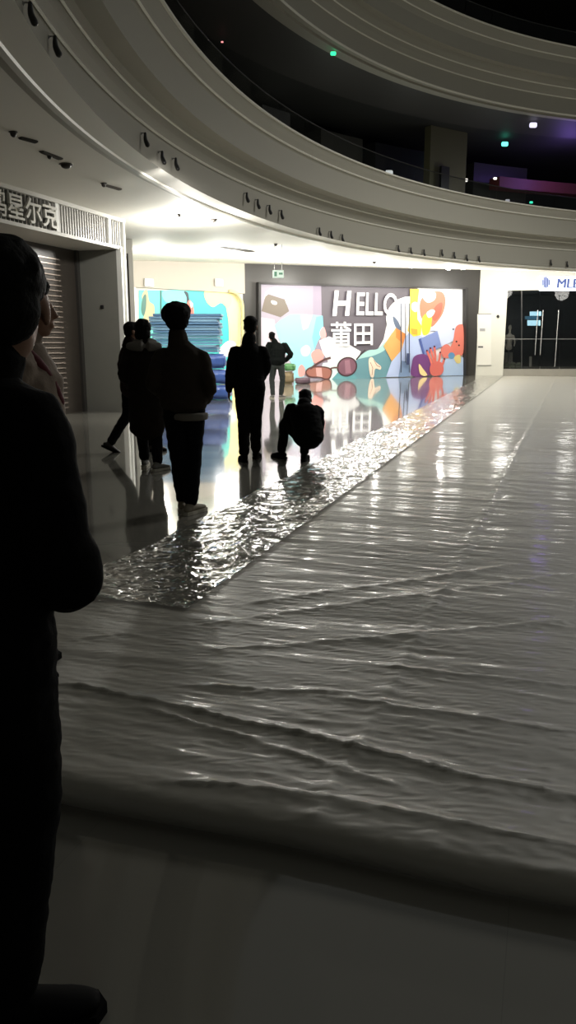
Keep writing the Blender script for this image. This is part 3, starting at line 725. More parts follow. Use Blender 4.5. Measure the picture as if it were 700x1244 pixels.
# little pile at the foot of the big mural
p = ground(349, 466); p.y -= .3
wrap_block((p.x, p.y, .22), (.42, .4, .42), .1, 'carton', mat('carton_brown', (120, 104, 76), .7), 'small brown carton at the foot of the big mural', 'box', None, 31)
wrap_block((p.x+.1, p.y-.05, .59), (.36, .32, .24), -.2, 'green_bag', mat('bag_green', (70, 118, 70), .6), 'green bag lying on the carton by the big mural', 'bag', None, 32)
wrap_block((p.x+.55, p.y+.05, .11), (.5, .35, .2), .2, 'tool_bag', mat('bag_plum', (84, 64, 74), .6), 'low plum coloured tool bag by the big mural', 'bag', None, 33)

# ------------------------------------------------------------------ plastic sheet over the rink
rng = np.random.RandomState(3); PERM = rng.permutation(512); GR = rng.uniform(-1, 1, (512, 2)); GR /= np.linalg.norm(GR, axis=1)[:, None]
def pn(x, y):
    xi = np.floor(x).astype(int); yi = np.floor(y).astype(int); xf = x-xi; yf = y-yi
    def g(ix, iy, dx, dy):
        h = PERM[(PERM[ix & 511]+iy) & 511]; return GR[h, 0]*dx+GR[h, 1]*dy
    u = xf**3*(xf*(xf*6-15)+10); v = yf**3*(yf*(yf*6-15)+10)
    a = g(xi, yi, xf, yf); b = g(xi+1, yi, xf-1, yf); c = g(xi, yi+1, xf, yf-1); d = g(xi+1, yi+1, xf-1, yf-1)
    return (a+(b-a)*u)+((c+(d-c)*u)-(a+(b-a)*u))*v
def ridg(x, y): return (1-np.abs(pn(x, y))*2.2)
s1 = Vector((.309, .951, 0)).normalized(); s2 = Vector((s1.y, -s1.x, 0)); SO = Vector((-1.89, 2.55, 0))
def sab(P): d = Vector((P[0], P[1], 0))-SO; return d.dot(s1), d.dot(s2)
def fold(a, b, P, Q, h, w, wob=.03):
    (a0, b0), (a1, b1) = P, Q; L_ = math.hypot(a1-a0, b1-b0); ta, tb = (a1-a0)/L_, (b1-b0)/L_
    s = (a-a0)*ta+(b-b0)*tb; t = -(a-a0)*tb+(b-b0)*ta+wob*pn(s*3, s*0+.3+P[0])
    e = np.clip(np.minimum(s, L_-s)/.3+.5, 0, 1); e = e*e*(3-2*e)
    return h*.42*(np.exp(-(t/w)**2)*.35+.75*np.exp(-np.abs(t)/(w*.2)))*e*(1+.5*pn(s*5+7, t*0))+e*np.exp(-(t/(w*1.3))**2)*(.004*ridg(s*14, t*24)+.003*pn(s*34, t*30))
folds = []
for (u0, v0), (u1, v1), h, w in [((80, 850), (330, 905), .045, .05), ((330, 905), (570, 968), .045, .045), ((570, 968), (760, 1008), .03, .05), ((170, 880), (330, 930), .02, .025), ((330, 930), (480, 985), .02, .03),
     ((200, 985), (440, 1012), .025, .03), ((440, 1012), (760, 1085), .03, .035), ((240, 848), (430, 856), .02, .03), ((400, 862), (700, 905), .02, .04), ((460, 820), (760, 850), .02, .05),
     ((90, 790), (700, 700), .012, .06), ((260, 800), (700, 760), .014, .05), ((300, 740), (620, 690), .014, .05)]:
    folds.append((sab(ground(u0, v0)), sab(ground(u1, v1)), h, w))
def sheet_h(a, b, crinkle):
    nz = lambda fa, fb, sh=0: pn(a*fa+sh, b*fb+sh*1.7)
    h = .006+.006*ridg(a*2.2+1.1*pn(a*.5, b*.35), b*.28+5)+.004*ridg(a*5.4+1.4*pn(a*.9, b*.6)+3, b*.6)
    h += .0022*ridg(a*11+.8*pn(a*3, b*2), b*1.6)+.001*ridg(a*22, b*6+a*2)
    h += .006*pn(a*.8, b*.8)
    h += .0022*ridg(a*17+.6*pn(a*4, b*1.2), b*.8+8)
    # welded seam running along the sheet
    bs = 2.03+.03*a; sm = np.exp(-((b-bs-.03*pn(a*.7, a*0))/.035)**2); h += .006*sm+.008*sm*pn(a*14, b*16)
    h += .005*np.exp(-((b-bs)/.22)**2)*pn(a*14, b*7)
    if crinkle:
        h += .011*ridg(a*2.6, b*3.2)+.007*ridg(a*7+3, b*8)+.004*ridg(a*15, b*15+7)
    for P, Q, hh_, w in folds: h += fold(a, b, P, Q, hh_, w)
    # rounded front edge over the base
    fr = np.clip(a/.07, 0, 1); h += .075*np.sqrt(np.clip(1-(1-fr)**2, 0, 1))*np.exp(-np.clip(a-.1, 0, 9)/.9)
    zone = np.exp(-((a-.45)/.5)**2); h += zone*.003*ridg(a*7+pn(a*2, b*2), b*3.2)+zone*.0015*ridg(a*16, b*13)
    ed = np.clip(a/.02, 0, 1)*np.clip(b/.03, 0, 1)
    return .004+np.maximum(h, 0)*ed
def sheet_mesh(name, bvals, m, crinkle, dz, label, alim=(0, 34.2)):
    av = [alim[0]]; st = .014
    while av[-1] < alim[1]:
        av.append(av[-1]+st); st = max(.014, .0045*(av[-1]+1.5)*1.0) if av[-1] > 1.0 else .011
    av = np.array(av); bv = np.array(bvals)
    A, B = np.meshgrid(av, bv, indexing='ij')
    H = sheet_h(A, B, crinkle)+dz
    wob = .05*pn(A*1.1, A*0+2)*np.clip(1-B/.4, 0, 1)          # wavering long edge
    wobf = .03*pn(B*1.3, B*0+9)*np.clip(1-A/.4, 0, 1)
    A = A+np.where(A < .004, .045, 0)
    X = SO.x+(A+wobf)*s1.x+(B+wob)*s2.x; Y = SO.y+(A+wobf)*s1.y+(B+wob)*s2.y
    V = np.stack([X, Y, H], -1).reshape(-1, 3); na, nb = A.shape
    i = (np.arange(na-1)[:, None]*nb+np.arange(nb-1)[None]).ravel(); F = np.stack([i, i+1, i+nb+1, i+nb], -1)
    me = bpy.data.meshes.new(name); me.vertices.add(len(V)); me.vertices.foreach_set('co', V.ravel())
    me.loops.add(F.size); me.loops.foreach_set('vertex_index', F.ravel()); me.polygons.add(len(F)); me.polygons.foreach_set('loop_start', np.arange(len(F))*4)
    me.polygons.foreach_set('use_smooth', np.ones(len(F), bool)); me.update(calc_edges=True); me.validate(); me.materials.append(m)
    # make faces point up
    if me.polygons[0].normal.z < 0: me.flip_normals()
    o = bpy.data.objects.new(name, me); COL.objects.link(o); return tag(o, label, 'plastic sheet')
def film_mat(name, col, rough, mix, bstr, scale):
    m = bpy.data.materials.new(name); m.use_nodes = True; nt = m.node_tree; b = nt.nodes['Principled BSDF']
    b.inputs['Base Color'].default_value = srgb(col)+(1,); b.inputs['Roughness'].default_value = rough; b.inputs['Specular IOR Level'].default_value = .6
    b.inputs['Coat Weight'].default_value = .16; b.inputs['Coat Roughness'].default_value = .095
    tc = nt.nodes.new('ShaderNodeTexCoord'); mp = nt.nodes.new('ShaderNodeMapping'); mp.inputs['Rotation'].default_value = (0, 0, math.radians(18)); mp.inputs['Scale'].default_value = (.45, 1, 1)
    nt.links.new(tc.outputs['Object'], mp.inputs['Vector'])
    n = nt.nodes.new('ShaderNodeTexNoise'); n.noise_type = 'RIDGED_MULTIFRACTAL' if hasattr(n, 'noise_type') else n.noise_type
    n.inputs['Scale'].default_value = scale; n.inputs['Detail'].default_value = 3
    nt.links.new(mp.outputs[0], n.inputs['Vector'])
    bp = nt.nodes.new('ShaderNodeBump'); bp.inputs['Strength'].default_value = bstr; bp.inputs['Distance'].default_value = .01
    nt.links.new(n.outputs['Fac'], bp.inputs['Height']); nt.links.new(bp.outputs[0], b.inputs['Normal'])
    tr = nt.nodes.new('ShaderNodeBsdfTransparent'); mx = nt.nodes.new('ShaderNodeMixShader'); mx.inputs[0].default_value = mix
    out = nt.nodes['Material Output']; nt.links.new(b.outputs[0], mx.inputs[1]); nt.links.new(tr.outputs[0], mx.inputs[2]); nt.links.new(mx.outputs[0], out.inputs['Surface'])
    return m
bv = list(np.arange(0, 4.2, .02)); st = .02
while bv[-1] < 24: st *= 1.04; bv.append(bv[-1]+st)
sheet_mesh('plastic_sheet', bv, film_mat('milky_film', (170, 167, 157), .5, .1, .5, 26), False, 0, 'huge wrinkled translucent plastic sheet spread over the rink floor')
def facets(m):
    nt = m.node_tree; bp = [n for n in nt.nodes if n.type == 'BUMP'][0]; tc = [n for n in nt.nodes if n.type == 'TEX_COORD'][0]
    wn = nt.nodes.new('ShaderNodeTexNoise'); wn.inputs['Scale'].default_value = 5; nt.links.new(tc.outputs['Object'], wn.inputs['Vector'])
    va = nt.nodes.new('ShaderNodeVectorMath'); va.operation = 'MULTIPLY_ADD'; va.inputs[1].default_value = (.25, .25, .25)
    nt.links.new(wn.outputs['Color'], va.inputs[0]); nt.links.new(tc.outputs['Object'], va.inputs[2])
    last = None
    for sc, wt in ((5.5, 1.0), (14, .45), (31, .2)):
        v = nt.nodes.new('ShaderNodeTexVoronoi'); v.feature = 'DISTANCE_TO_EDGE'; v.inputs['Scale'].default_value = sc; v.inputs['Randomness'].default_value = 1
        nt.links.new(va.outputs[0], v.inputs['Vector'])
        mm = nt.nodes.new('ShaderNodeMath'); mm.operation = 'MULTIPLY_ADD'; mm.inputs[1].default_value = wt
        nt.links.new(v.outputs['Distance'], mm.inputs[0])
        if last: nt.links.new(last.outputs[0], mm.inputs[2])
        else: mm.inputs[2].default_value = 0
        last = mm
    nt.links.new(last.outputs[0], bp.inputs['Height']); bp.inputs['Strength'].default_value = 1; bp.inputs['Distance'].default_value = .026
    b = nt.nodes['Principled BSDF']; b.inputs['Coat Weight'].default_value = 1; b.inputs['Coat Roughness'].default_value = .05; b.inputs['Coat IOR'].default_value = 1.75; b.inputs['Specular IOR Level'].default_value = .9
    return m
sheet_mesh('clear_film_strip', list(np.arange(.0, .86, .015)), facets(film_mat('clear_film', (140, 138, 129), .07, .25, .55, 9)), True, .006, 'shiny crinkled clear film strip along the left edge of the big sheet', (1.75, 33.9))

# ------------------------------------------------------------------ people
M_skin = mat('skin', (150, 112, 90), .55)
M_hair = mat('hair_black', (8, 7, 7), .7, spec=.15, bump=.3, bscale=60)
def mirror(p): return (-p[0], p[1], p[2])
def fingers(mb, wr, dirv, palm, side, curl=.5, s=1.0):
    # wrist point, direction of the hand, palm normal, side=+1 if the thumb lies towards +cross
    wr = Vector(wr); d = Vector(dirv).normalized(); n = Vector(palm).normalized(); n = (n-d*n.dot(d)).normalized(); c = d.cross(n)*side
    k = s
    mb.loft([wr, wr+d*.045*k, wr+d*.09*k], [(.026*k, .018*k), (.04*k, .016*k), (.04*k, .013*k)], ref=tuple(c), n=12)
    for j, (off, ln) in enumerate(((.03, .068), (.010, .076), (-.010, .070), (-.029, .055))):
        b = wr+d*.088*k+c*off*k; a1 = curl*.6; a2 = curl*1.5
        p1 = b+(d*math.cos(a1)+n*math.sin(a1))*ln*.5*k; p2 = p1+(d*math.cos(a2)+n*math.sin(a2))*ln*.5*k
        mb.loft([b-d*.02*k, b, p1, p2], [.009*k, .0095*k, .0085*k, .0075*k], n=8, sub=2)
    b = wr+d*.03*k+c*.028*k; mb.loft([b, b+(c*.75+d*.6)*.035*k+n*.006, b+(c*.9+d*1.5+n*.3)*.036*k], [.013*k, .011*k, .009*k], n=8, sub=2)

def head(mb, c, yaw=0, tilt=0, s=1.0):
    R = Matrix.Rotation(yaw, 3, 'Z') @ Matrix.Rotation(tilt, 3, 'X'); c = Vector(c)
    def q(x, y, z): return c+R @ (Vector((x, y, z))*s)
    mb.ell(q(0, -.012, .035), (.073*s, .092*s, .083*s), R)          # skull
    mb.ell(q(0, .028, -.03), (.058*s, .062*s, .085*s), R)           # face
    mb.ell(q(0, .052, -.088), (.032*s, .03*s, .022*s), R)           # chin
    mb.loft([q(0, .088, .015), q(0, .099, -.012), q(0, .104, -.028)], [.008*s, .009*s, .012*s], n=8)   # nose
    mb.ell(q(0, .086, -.06), (.024*s, .012*s, .006*s), R); mb.ell(q(0, .085, -.07), (.02*s, .012*s, .006*s), R)  # lips
    mb.ell(q(0, .076, .022), (.05*s, .014*s, .009*s), R)            # brow
    for sx in (-1, 1):
        mb.ell(q(sx*.077, -.008, -.012), (.01*s, .02*s, .032*s), R); mb.ell(q(sx*.036, .062, -.035), (.02*s, .022*s, .022*s), R)
    return R, q
def shoe(parent, ank, yaw, m, ms, pitch=0, s=1.0):
    R = Matrix.Rotation(yaw, 3, 'Z') @ Matrix.Rotation(pitch, 3, 'X'); A = Vector(ank)
    def q(x, y, z): return A+R @ (Vector((x, y, z))*s)
    mb = MB()
    mb.loft([q(0, -.06, -.045), q(0, .0, -.04), q(0, .08, -.05), q(0, .15, -.058), q(0, .185, -.062)], [(.036*s, .032*s), (.04*s, .038*s), (.045*s, .028*s), (.045*s, .02*s), (.034*s, .015*s)], ref=tuple(R @ Vector((1, 0, 0))), n=14)
    mb.loft([q(0, -.015, -.04), q(0, -.01, .02)], [.042*s, .04*s], n=12)
    o = voxel(mb, 'shoe', m, parent, .009, 3)
    mb = MB(); P = []
    for (x, y) in ((.03, -.09), (.042, -.03), (.04, .04), (.052, .12), (.04, .19), (0, .212), (-.04, .19), (-.052, .12), (-.04, .04), (-.042, -.03), (-.03, -.09), (0, -.102)): P.append((x, y))
    i = len(mb.v); n = len(P)
    mb.v += [tuple(q(x, y, -.098)) for x, y in P]+[tuple(q(x, y, -.07)) for x, y in P]
    mb.f.append(tuple(range(n))); mb.f.append(tuple(reversed(range(n, 2*n)))); mb.m += [0, 0]
    for k in range(n): mb.f.append((k, (k+1) % n+0, (k+1) % n+n, k+n)); mb.m.append(0)
    mb.build('sole', ms, o)
    return o

def person(loc, rz, scale, label, J, top, bottom, hair='short', hem=.82, coat=None, shoe_m=None, sole_m=None, tw=1.0, leg=1.0, head_yaw=0, head_tilt=0, hair_m=None, skin=None, extra=None, wr=.008, hands=True, seed=1, collar=None, vox=.012):
    # J: pelvis, chest, neck, head, shL, shR, elL, elR, wrL, wrR, hipL, hipR, knL, knR, anL, anR  (metres for a 1.72 m adult facing +Y), footL, footR: (yaw, pitch)
    D = dict(pelvis=(0, 0, .95), waist=(0, 0, 1.08), chest=(0, 0, 1.28), neck=(0, -.01, 1.45), head=(0, .015, 1.60), shL=(-.172, 0, 1.355), shR=(.172, 0, 1.355),
             elL=(-.235, -.02, 1.12), elR=(.235, -.02, 1.12), wrL=(-.25, .05, .88), wrR=(.25, .05, .88), hipL=(-.09, 0, .90), hipR=(.09, 0, .90), knL=(-.095, .02, .50), knR=(.095, .02, .50),
             anL=(-.095, 0, .095), anR=(.095, 0, .095), footL=(.12, 0), footR=(-.12, 0), handL=(0, .1, -1), handR=(0, .1, -1))
    D.update(J); skin = skin or M_skin
    e = empty('person', loc, label, 'person', None, rz); e.scale = (scale,)*3
    V = {k: Vector(v) for k, v in D.items() if len(v) == 3}
    # body
    mb = MB()
    spine = [V['pelvis'], V['waist'], V['chest'], V['neck']-Vector((0, 0, .04))]
    mb.loft(spine, [(.15, .105), (.13, .10), (.16, .11), (.09, .07)])
    mb.loft([V['neck']-Vector((0, 0, .05)), V['neck'], V['head']-Vector((0, 0, .06))], [.062, .056, .054])
    R, q = head(mb, V['head'], head_yaw, head_tilt)
    for s_ in 'LR':
        mb.loft([V['chest'].lerp(V['sh'+s_], .6), V['sh'+s_], V['sh'+s_].lerp(V['el'+s_], .5), V['el'+s_], V['el'+s_].lerp(V['wr'+s_], .4), V['wr'+s_]], [.06, .056, .046, .038, .037, .025], ref=(0.03, 1, .05))
        mb.loft([V['hip'+s_]+Vector((0, 0, .04)), V['hip'+s_].lerp(V['kn'+s_], .4), V['kn'+s_], V['kn'+s_].lerp(V['an'+s_], .35), V['an'+s_]], [.088, .076, .054, .054, .036])
        fy, fp = D['foot'+s_]; Rf = Matrix.Rotation(fy, 3, 'Z') @ Matrix.Rotation(fp, 3, 'X'); A = V['an'+s_]
        mb.loft([A+Rf @ Vector((0, -.03, -.045)), A+Rf @ Vector((0, .06, -.05)), A+Rf @ Vector((0, .15, -.065))], [.032, .032, .02], n=10)
        hd = Vector(D['hand'+s_]); fingers(mb, V['wr'+s_], hd, Vector((1 if s_ == 'L' else -1, 0, 0)) if abs(hd.normalized().x) < .8 else Vector((0, 0, -1)), 1 if s_ == 'R' else -1, .55)
    voxel(mb, 'body', skin, e, .0085, 2)
    for sx in (-1, 1):
        mb = MB(); mb.ell(q(sx*.031, .078, -.002), (.012, .010, .008), R, 10, 7); mb.build('eye', mat('eye_dark', (30, 24, 20), .2), e, smooth=True)
    # hair
    mb = MB()
    if hair == 'short':
        mb.ell(q(0, -.022, .048), (.084, .098, .085), R); mb.ell(q(0, -.05, -.005), (.074, .062, .075), R); mb.ell(q(0, .035, .09), (.06, .055, .035), R)
    elif hair == 'mop':
        mb.ell(q(.0, -.02, .05), (.122, .118, .098), R); mb.ell(q(.01, -.035, .0), (.098, .088, .09), R); mb.ell(q(.04, .0, .075), (.085, .09, .07), R)
    elif hair == 'bob':
        mb.ell(q(0, -.02, .04), (.098, .105, .095), R); mb.ell(q(0, -.04, -.04), (.095, .08, .085), R)
    for k in range(40 if hair != 'short' else 22):
        a = random.uniform(0, 2*PI); ph = random.uniform(.1, 1.4); r = (.085 if hair == 'short' else .108 if hair == 'mop' else .093)
        mb.ell(q(r*math.cos(a)*math.sin(ph), -.025+r*math.sin(a)*math.sin(ph), .045+r*.92*math.cos(ph)), (.016, .016, .012), R, 6, 4)
    voxel(mb, 'hair', hair_m or M_hair, e, .009, 2, .003, 30, seed)
    # trousers
    mb = MB(); mb.loft([V['pelvis']+Vector((0, 0, .07)), V['pelvis'], V['hipL'].lerp(V['hipR'], .5)-(V['waist']-V['pelvis']).normalized()*.03], [(.155, .115), (.17, .125), (.165, .115)])
    for s_ in 'LR':
        h, k_, a = V['hip'+s_], V['kn'+s_], V['an'+s_]
        mb.loft([h+Vector((0, 0, .02)), h.lerp(k_, .4), k_, k_.lerp(a, .4), a.lerp(k_, .06)], [.1*leg, .092*leg, .075*leg, .07*leg, .062*leg])
    voxel(mb, 'trousers', bottom, e, vox, 3, wr, 9, seed+3)
    # jacket
    mb = MB(); pv = V['pelvis']; up = (V['chest']-V['pelvis']).normalized()
    hemp = pv-up*(.95-hem-.09) if coat is None else pv-Vector((0, 0, 1))*(.95-coat-.09)
    mb.loft([hemp, hemp.lerp(V['waist'], .5), V['waist'], V['chest'], V['chest'].lerp(V['neck'], .6), V['neck']-Vector((0, 0, .015))], [(.2*tw, .15*tw), (.198*tw, .148*tw), (.19*tw, .145*tw), (.19*tw, .145*tw), (.115*tw, .1*tw), (.075, .075)], n=18)
    for s_ in 'LR':
        w_ = V['wr'+s_]; mb.loft([V['chest'].lerp(V['sh'+s_], .7), V['sh'+s_], V['sh'+s_].lerp(V['el'+s_], .5), V['el'+s_], V['el'+s_].lerp(w_, .5), w_.lerp(V['el'+s_], .04)], [.066*tw, .073*tw, .07*tw, .066*tw, .06*tw, .05*tw], ref=(0.03, 1, .05))
    voxel(mb, 'jacket', top, e, vox, 3, wr*1.3, 8, seed)
    mb = MB(); nk = V['neck']; tdir = (V['head']-nk).normalized(); mb.loft([nk-tdir*.03, nk+tdir*.035], [(.085, .085), (.078, .078)])
    voxel(mb, 'collar', collar or top, e, .01, 3, .004, 14, seed)
    sm = shoe_m or mat('shoe_black', (10, 10, 10), .7, spec=.1); so = sole_m or mat('sole_dark', (12, 12, 12), .8, spec=.1)
    for s_ in 'LR': shoe(e, V['an'+s_], D['foot'+s_][0], sm, so, D['foot'+s_][1])
    if extra: extra(e, V)
    return e

M_c1 = mat('cloth_umber', spec=.15, col=(52, 45, 38), rough=.85, bump=.2); M_c2 = mat('cloth_black', spec=.12, col=(16, 16, 17), rough=.85, bump=.2); M_c3 = mat('cloth_navy', spec=.12, col=(14, 15, 20), rough=.85)
M_c4 = mat('cloth_green_black', spec=.12, col=(20, 24, 22), rough=.8); M_c5 = mat('cloth_brownish', spec=.12, col=(34, 28, 24), rough=.85); M_cream = mat('shoe_cream', (150, 142, 124), .7); M_soleL = mat('sole_pale', (190, 184, 168), .7)

# 1 nearest walker
def hemband(e, V):
    mb = MB(); mb.loft([(0.05, -.01, .80), (0.05, -.01, .86)], [(.15, .135), (.155, .14)], n=20, cap=False); o = voxel(mb, 'shirt_hem', mat('hem_pale', (112, 107, 98), .8), e, .012, 2, .004, 12); tag(o, 'pale shirt hem below the jacket')
g = ground(227, 624); person((g.x, g.y, 0), 0, 1.0, 'person with thick round dark hair, brown jacket and pale shoes, walking away nearest the sheet', dict(pelvis=(0, 0, .95), head=(-.045, .02, 1.60), neck=(-.03, -.01, 1.45), shL=(-.175, 0, 1.31), shR=(.15, 0, 1.31), elL=(-.235, -.06, 1.1), wrL=(-.15, .12, .97), elR=(.225, -.06, 1.08), wrR=(.17, .12, .96), handL=(.5, .6, -.3), handR=(-.5, .6, -.3),
    knL=(-.06, .03, .5), knR=(.06, .04, .5), anL=(-.045, .12, .1), anR=(.04, -.02, .1), footR=(-.5, 0), footL=(-.1, 0), hipL=(-.08, 0, .9), hipR=(.08, 0, .9)), M_c1, M_c3, 'mop', .855, tw=.98, shoe_m=M_cream, sole_m=M_soleL, leg=1.02, extra=hemband, seed=11)
# 2 centre walker
g = ground(304, 560); person((g.x, g.y, 0), .03, 1.0, 'person in black jacket and trousers walking away, left arm hanging, in the centre', dict(shL=(-.17, 0, 1.325), shR=(.17, 0, 1.325), elL=(-.22, -.03, 1.12), wrL=(-.25, .04, .86), elR=(.21, .02, 1.14), wrR=(.16, .2, 1.0), handR=(-.3, .9, 0), head=(0.02, .02, 1.61),
    knL=(-.075, .05, .5), anL=(-.07, -.06, .1), knR=(.07, .1, .5), anR=(.07, .22, .1), footL=(.25, 0), footR=(-.2, 0)), M_c2, M_c2, 'short', .84, tw=.95, leg=1.05, seed=21)
# 3 far walker
g = ground(337, 484); person((g.x, g.y, 0), .0, .99, 'person in dark jacket and grey-green trousers standing farthest away near the big mural', dict(head=(-.14, .03, 1.6), neck=(-.06, -.01, 1.46), shL=(-.2, 0, 1.4), shR=(.2, 0, 1.38), elL=(-.3, -.04, 1.15), wrL=(-.14, .18, 1.1), elR=(.36, -.02, 1.14), wrR=(.22, .2, .98), handL=(.5, .6, 0), handR=(-.4, .6, 0),
    knL=(-.14, .02, .5), anL=(-.12, -.02, .1), knR=(.14, .03, .5), anR=(.1, .08, .1), footL=(.3, 0), footR=(-.5, 0)), M_c4, mat('cloth_olive_grey', (52, 58, 54), .8), 'short', .9, tw=1.12, leg=1.0, shoe_m=mat('shoe_grey', (120, 118, 112), .7), sole_m=M_soleL, seed=31)
# 4 long coat
def hood(e, V):
    mb = MB(); mb.loft([(-.16, -.02, 1.43), (0, -.10, 1.43), (.16, -.02, 1.43)], [.05, .06, .05]); mb.loft([(-.1, .03, 1.47), (0, -.04, 1.49), (.1, .03, 1.47)], [.045, .05, .045]); o = voxel(mb, 'scarf', mat('scarf_grey', (112, 108, 102), .9, bump=.3), e, .012, 3, .006, 12); tag(o, 'grey scarf around the neck')
g = ground(181, 571); person((g.x, g.y, 0), -.05, .97, 'person in long dark brown coat with grey scarf, walking behind the nearest walker', dict(elL=(-.25, -.02, 1.12), wrL=(-.2, .12, .95), elR=(.25, -.02, 1.12), wrR=(.2, .12, .95), head=(-.01, .02, 1.6),
    anL=(-.1, .22, .1), knL=(-.1, .12, .5), anR=(.12, -.06, .1), knR=(.1, .03, .5), footR=(-.5, 0)), M_c5, M_c2, 'bob', .82, coat=.42, tw=1.06, shoe_m=mat('shoe_grey', (120, 118, 112), .7), sole_m=M_soleL, extra=hood, seed=41)
# 5 leftmost walker, mid stride towards the right
g = ground(163, 549); person((g.x, g.y, 0), -PI/2+.5, .98, 'person in dark brown jacket striding to the right beside the left shop', dict(anL=(-.07, -.30, .13), knL=(-.09, -.05, .5), footL=(0, -.5), anR=(.09, .22, .1), knR=(.09, .14, .52), elL=(-.24, -.04, 1.13), wrL=(-.2, .12, .93), head=(0, .04, 1.6)),
    mat('cloth_dark_rust', spec=.12, col=(38, 26, 22), rough=.85), M_c2, 'short', .78, tw=1.0, shoe_m=mat('shoe_brown', (38, 30, 26), .6), seed=51)
# 6 squatting
def xf(u, v, Y): return at(u, v, Y)
g = Vector((.12, 9.6, 0))
def loc_(p): return tuple(Vector(p)-g)
person(tuple(g), 0, 1.0, 'person in black jacket squatting at the edge of the sheet, reaching down', dict(
    pelvis=loc_((.25, 9.55, .30)), waist=loc_((.24, 9.60, .42)), chest=loc_((.21, 9.68, .58)), neck=loc_((.20, 9.76, .69)), head=loc_((.215, 9.86, .725)),
    shL=loc_((.04, 9.74, .63)), shR=loc_((.37, 9.70, .60)), elL=loc_((-.02, 9.93, .42)), elR=loc_((.40, 9.88, .38)), wrL=loc_((-.08, 10.12, .25)), wrR=loc_((.22, 10.02, .25)), handL=(-.1, .3, -.9), handR=(-.4, .2, -.8),
    hipL=loc_((.17, 9.58, .29)), hipR=loc_((.31, 9.56, .29)), knL=loc_((-.03, 9.86, .46)), knR=loc_((.24, 9.97, .46)), anL=loc_((-.08, 9.78, .1)), anR=loc_((.20, 9.56, .1)), footL=(.6, 0), footR=(-.2, 0)),
    M_c2, M_c2, 'short', .86, tw=.98, leg=.95, head_tilt=-.5, seed=61)
# 7 foreground man
def big(e, V): pass
person((-.655, 1.50, 0), -.25, .945, 'person all in black standing closest to the camera at the left edge, forearms raised', dict(
    head=(0.135, .03, 1.575), neck=(.09, -.01, 1.44), shL=(-.19, 0, 1.38), shR=(.19, -.01, 1.37), elL=(-.26, .03, 1.06), wrL=(-.08, .26, 1.08), elR=(.265, -.01, 1.03), wrR=(.05, .26, 1.02), handL=(.5, .8, .1), handR=(-.5, .8, .1),
    hipR=(.09, 0, .9), knR=(.09, .03, .5), anR=(.095, -.09, .1), knL=(-.1, .05, .5), anL=(-.12, .1, .1), footR=(-1.15, 0), footL=(.2, 0)),
    mat('cloth_jet', spec=.12, col=(9, 9, 10), rough=.9, bump=.2), mat('cloth_jet', spec=.12, col=(9, 9, 10), rough=.9), 'short', .80, tw=1.0, leg=1.12, head_yaw=.45, seed=71, vox=.01, wr=.007)
# 8 profile behind him
def redc(e, V):
    mb = MB(); mb.loft([(-.09, .03, 1.46), (-.02, -.09, 1.44), (.1, -.03, 1.45), (.11, .06, 1.37), (.07, .11, 1.28), (.03, .13, 1.2)], [.024]*6); o = voxel(mb, 'neck_strap', mat('strap_red', (96, 30, 38), .7), e, .01, 2); tag(o, 'dark red scarf')
g = at(31, 440, 3.15)
person((g.x, g.y, .045), -PI/2+.15, .955, 'person in beige top with dark red scarf seen in profile behind the black-clad figure', dict(head=(0, .03, 1.575), elR=(.22, -.1, 1.12), wrR=(.1, .06, .98), elL=(-.22, -.1, 1.12), wrL=(-.1, .06, .98), handL=(.5, .5, -.5), handR=(-.5, .5, -.5), anL=(-.1, -.16, .1), anR=(.1, -.14, .1), knL=(-.1, -.06, .5), knR=(.1, -.06, .5)),
    mat('cloth_beige', (134, 118, 104), .85, bump=.2), M_c2, 'short', .86, tw=1.0, extra=redc, seed=81)

# ------------------------------------------------------------------ light
def add_light(kind, loc, energy, size=.2, color=(1, .97, .9), rot=(0, 0, 0), **k):
    l = bpy.data.lights.new('lamp', kind); l.energy = energy; l.color = color
    if kind == 'AREA': l.shape = 'RECTANGLE'; l.size = size; l.size_y = k.get('sy', size)
    else: l.shadow_soft_size = size
    if kind == 'SPOT': l.spot_size = k.get('ang', 2.2); l.spot_blend = .6
    o = bpy.data.objects.new('lamp_or_fill', l); COL.objects.link(o); o.location = loc; o.rotation_euler = rot; return o
M_dl = mat('downlight_glow', (255, 250, 235), .4, emit=(255, 250, 235), es=30)
def downlight(u, v, e_, lab, r=.09):
    p = on_ceiling(u, v); e = empty('downlight', (p.x, p.y, p.z-.02), lab, 'downlight', 'round ceiling downlights')
    mb = MB(); mb.loft([(0, 0, .02), (0, 0, -.02)], [r*1.5, r*1.4], n=20, cap=False); mb.build('trim_ring', M_white, e)
    mb = MB(); mb.ell((0, 0, -.03), (r, r, .04)); mb.build('lens', M_dl, e, smooth=True)
    add_light('POINT', (p.x, p.y, p.z-.5), e_, .1)
    return p
downlight(235, 264, 260, 'brightest round downlight in the ceiling left of centre')
downlight(545, 325, 160, 'bright round downlight above the right end of the mural')
downlight(385, 313, 150, 'round downlight washing the left end of the mural fascia')
downlight(262, 309, 150, 'round downlight near the cream wall, right of the vent')
downlight(190, 303, 120, 'round downlight near the cream wall at its left end')
downlight(462, 320, 200, 'round downlight above the mural lettering', .07)
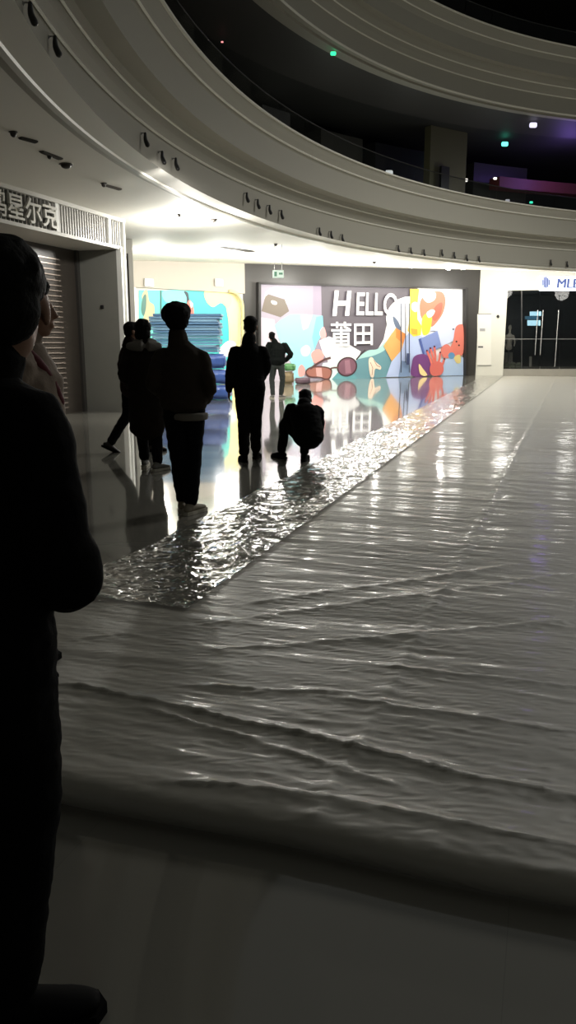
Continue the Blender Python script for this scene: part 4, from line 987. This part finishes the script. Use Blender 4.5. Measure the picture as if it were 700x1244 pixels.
# rows of recessed downlights washing the shopfronts
def row(A, B, n, off, e_, ts, labs):
    for t, lab in zip(ts, labs):
        p = A.lerp(B, t)+n*off; z = zc(p.x, p.y)
        e = empty('recessed_lamp', (p.x, p.y, z-.01), lab, 'downlight', 'recessed ceiling lamps in front of the shopfronts')
        mb = MB(); mb.loft([(0, 0, .02), (0, 0, -.012)], [.1, .095], n=18, cap=False); mb.build('trim_ring', M_white, e)
        mb = MB(); mb.ell((0, 0, -.015), (.075, .075, .012)); mb.build('lens', M_dl, e, smooth=True)
        add_light('POINT', (p.x, p.y, z-.6), e_*1.15, .32)
row(HA, HB, nH, 2.5, 110, (.06, .28, .5, .72, .94), ['recessed ceiling lamp in front of the big mural, '+q for q in ('leftmost, over the bag drawing', 'second from left, over the cyan shirt', 'middle one, over the lettering', 'second from right, over the door pulls', 'rightmost, by the white pillar')])
row(TA, TB, nT, 4.2, 150, (.15, .5, .85), ['recessed ceiling lamp in front of the teal mural, '+q for q in ('left one', 'middle one', 'right one')])
row(RA, RB, nR, 2.0, 60, (.2, .6), ['recessed ceiling lamp in front of the glass shop, '+q for q in ('left one', 'right one')])
add_light('POINT', (*pol(CX, CY, RR+2.2, 112), 7.9), 45, .3, (.35, .2, 1))
for ph_, e_ in ((140, 22), (131, 22), (122, 20), (114, 14)): add_light('POINT', (*pol(CX, CY, RR+1.6, ph_), 6.7), e_, .25, (.9, .95, .85))  # added fill lights without fixtures, lift the dark second level

p_ = hit(630, 400, RA-nR*1.4, RB-nR*1.4); add_light('POINT', (p_.x, p_.y, 2.6), 22, .02)  # added fill inside the shop, no fixture, brings out plants and mannequin
for (x_, y_, z_), (tx, ty, tz), en in (((-1.75, 12.6, 3.95), (-3.7, 17.2, 1.2), 110), ((-1.6, 13.4, 3.95), (-2.7, 18.5, 0), 190), ((-.2, 19.3, 3.95), (-2.2, 23.5, .5), 120)):
    o = add_light('SPOT', (x_, y_, z_), en, .12, (1, .97, .92), ang=math.radians(105)); o.rotation_euler = (Vector((tx-x_, ty-y_, tz-z_))).to_track_quat('-Z', 'Y').to_euler()
w = bpy.data.worlds.new('w'); S.world = w; w.use_nodes = True
bg = w.node_tree.nodes['Background']; bg.inputs[0].default_value = (.95, .98, .92, 1); bg.inputs[1].default_value = .095
add_light('SPOT', (11, 18, 10.2), 4000, 1.6, (1, .98, .92), ang=math.radians(152))  # added soft fill high over the atrium, no fixture, brightens ring and sheet

cam = bpy.data.cameras.new('camera'); co = bpy.data.objects.new('camera', cam); COL.objects.link(co)
co.location = (0, 0, CH); co.rotation_euler = (PI/2-TH, 0, 0); cam.sensor_fit = 'VERTICAL'; cam.sensor_height = 24; cam.lens = 24*FPX/1244; cam.clip_start = .05; cam.clip_end = 300
S.camera = co
S.view_settings.view_transform = 'Standard'; S.view_settings.look = 'None'; S.view_settings.gamma = 1; S.view_settings.exposure = 0; S.view_settings.use_curve_mapping = False
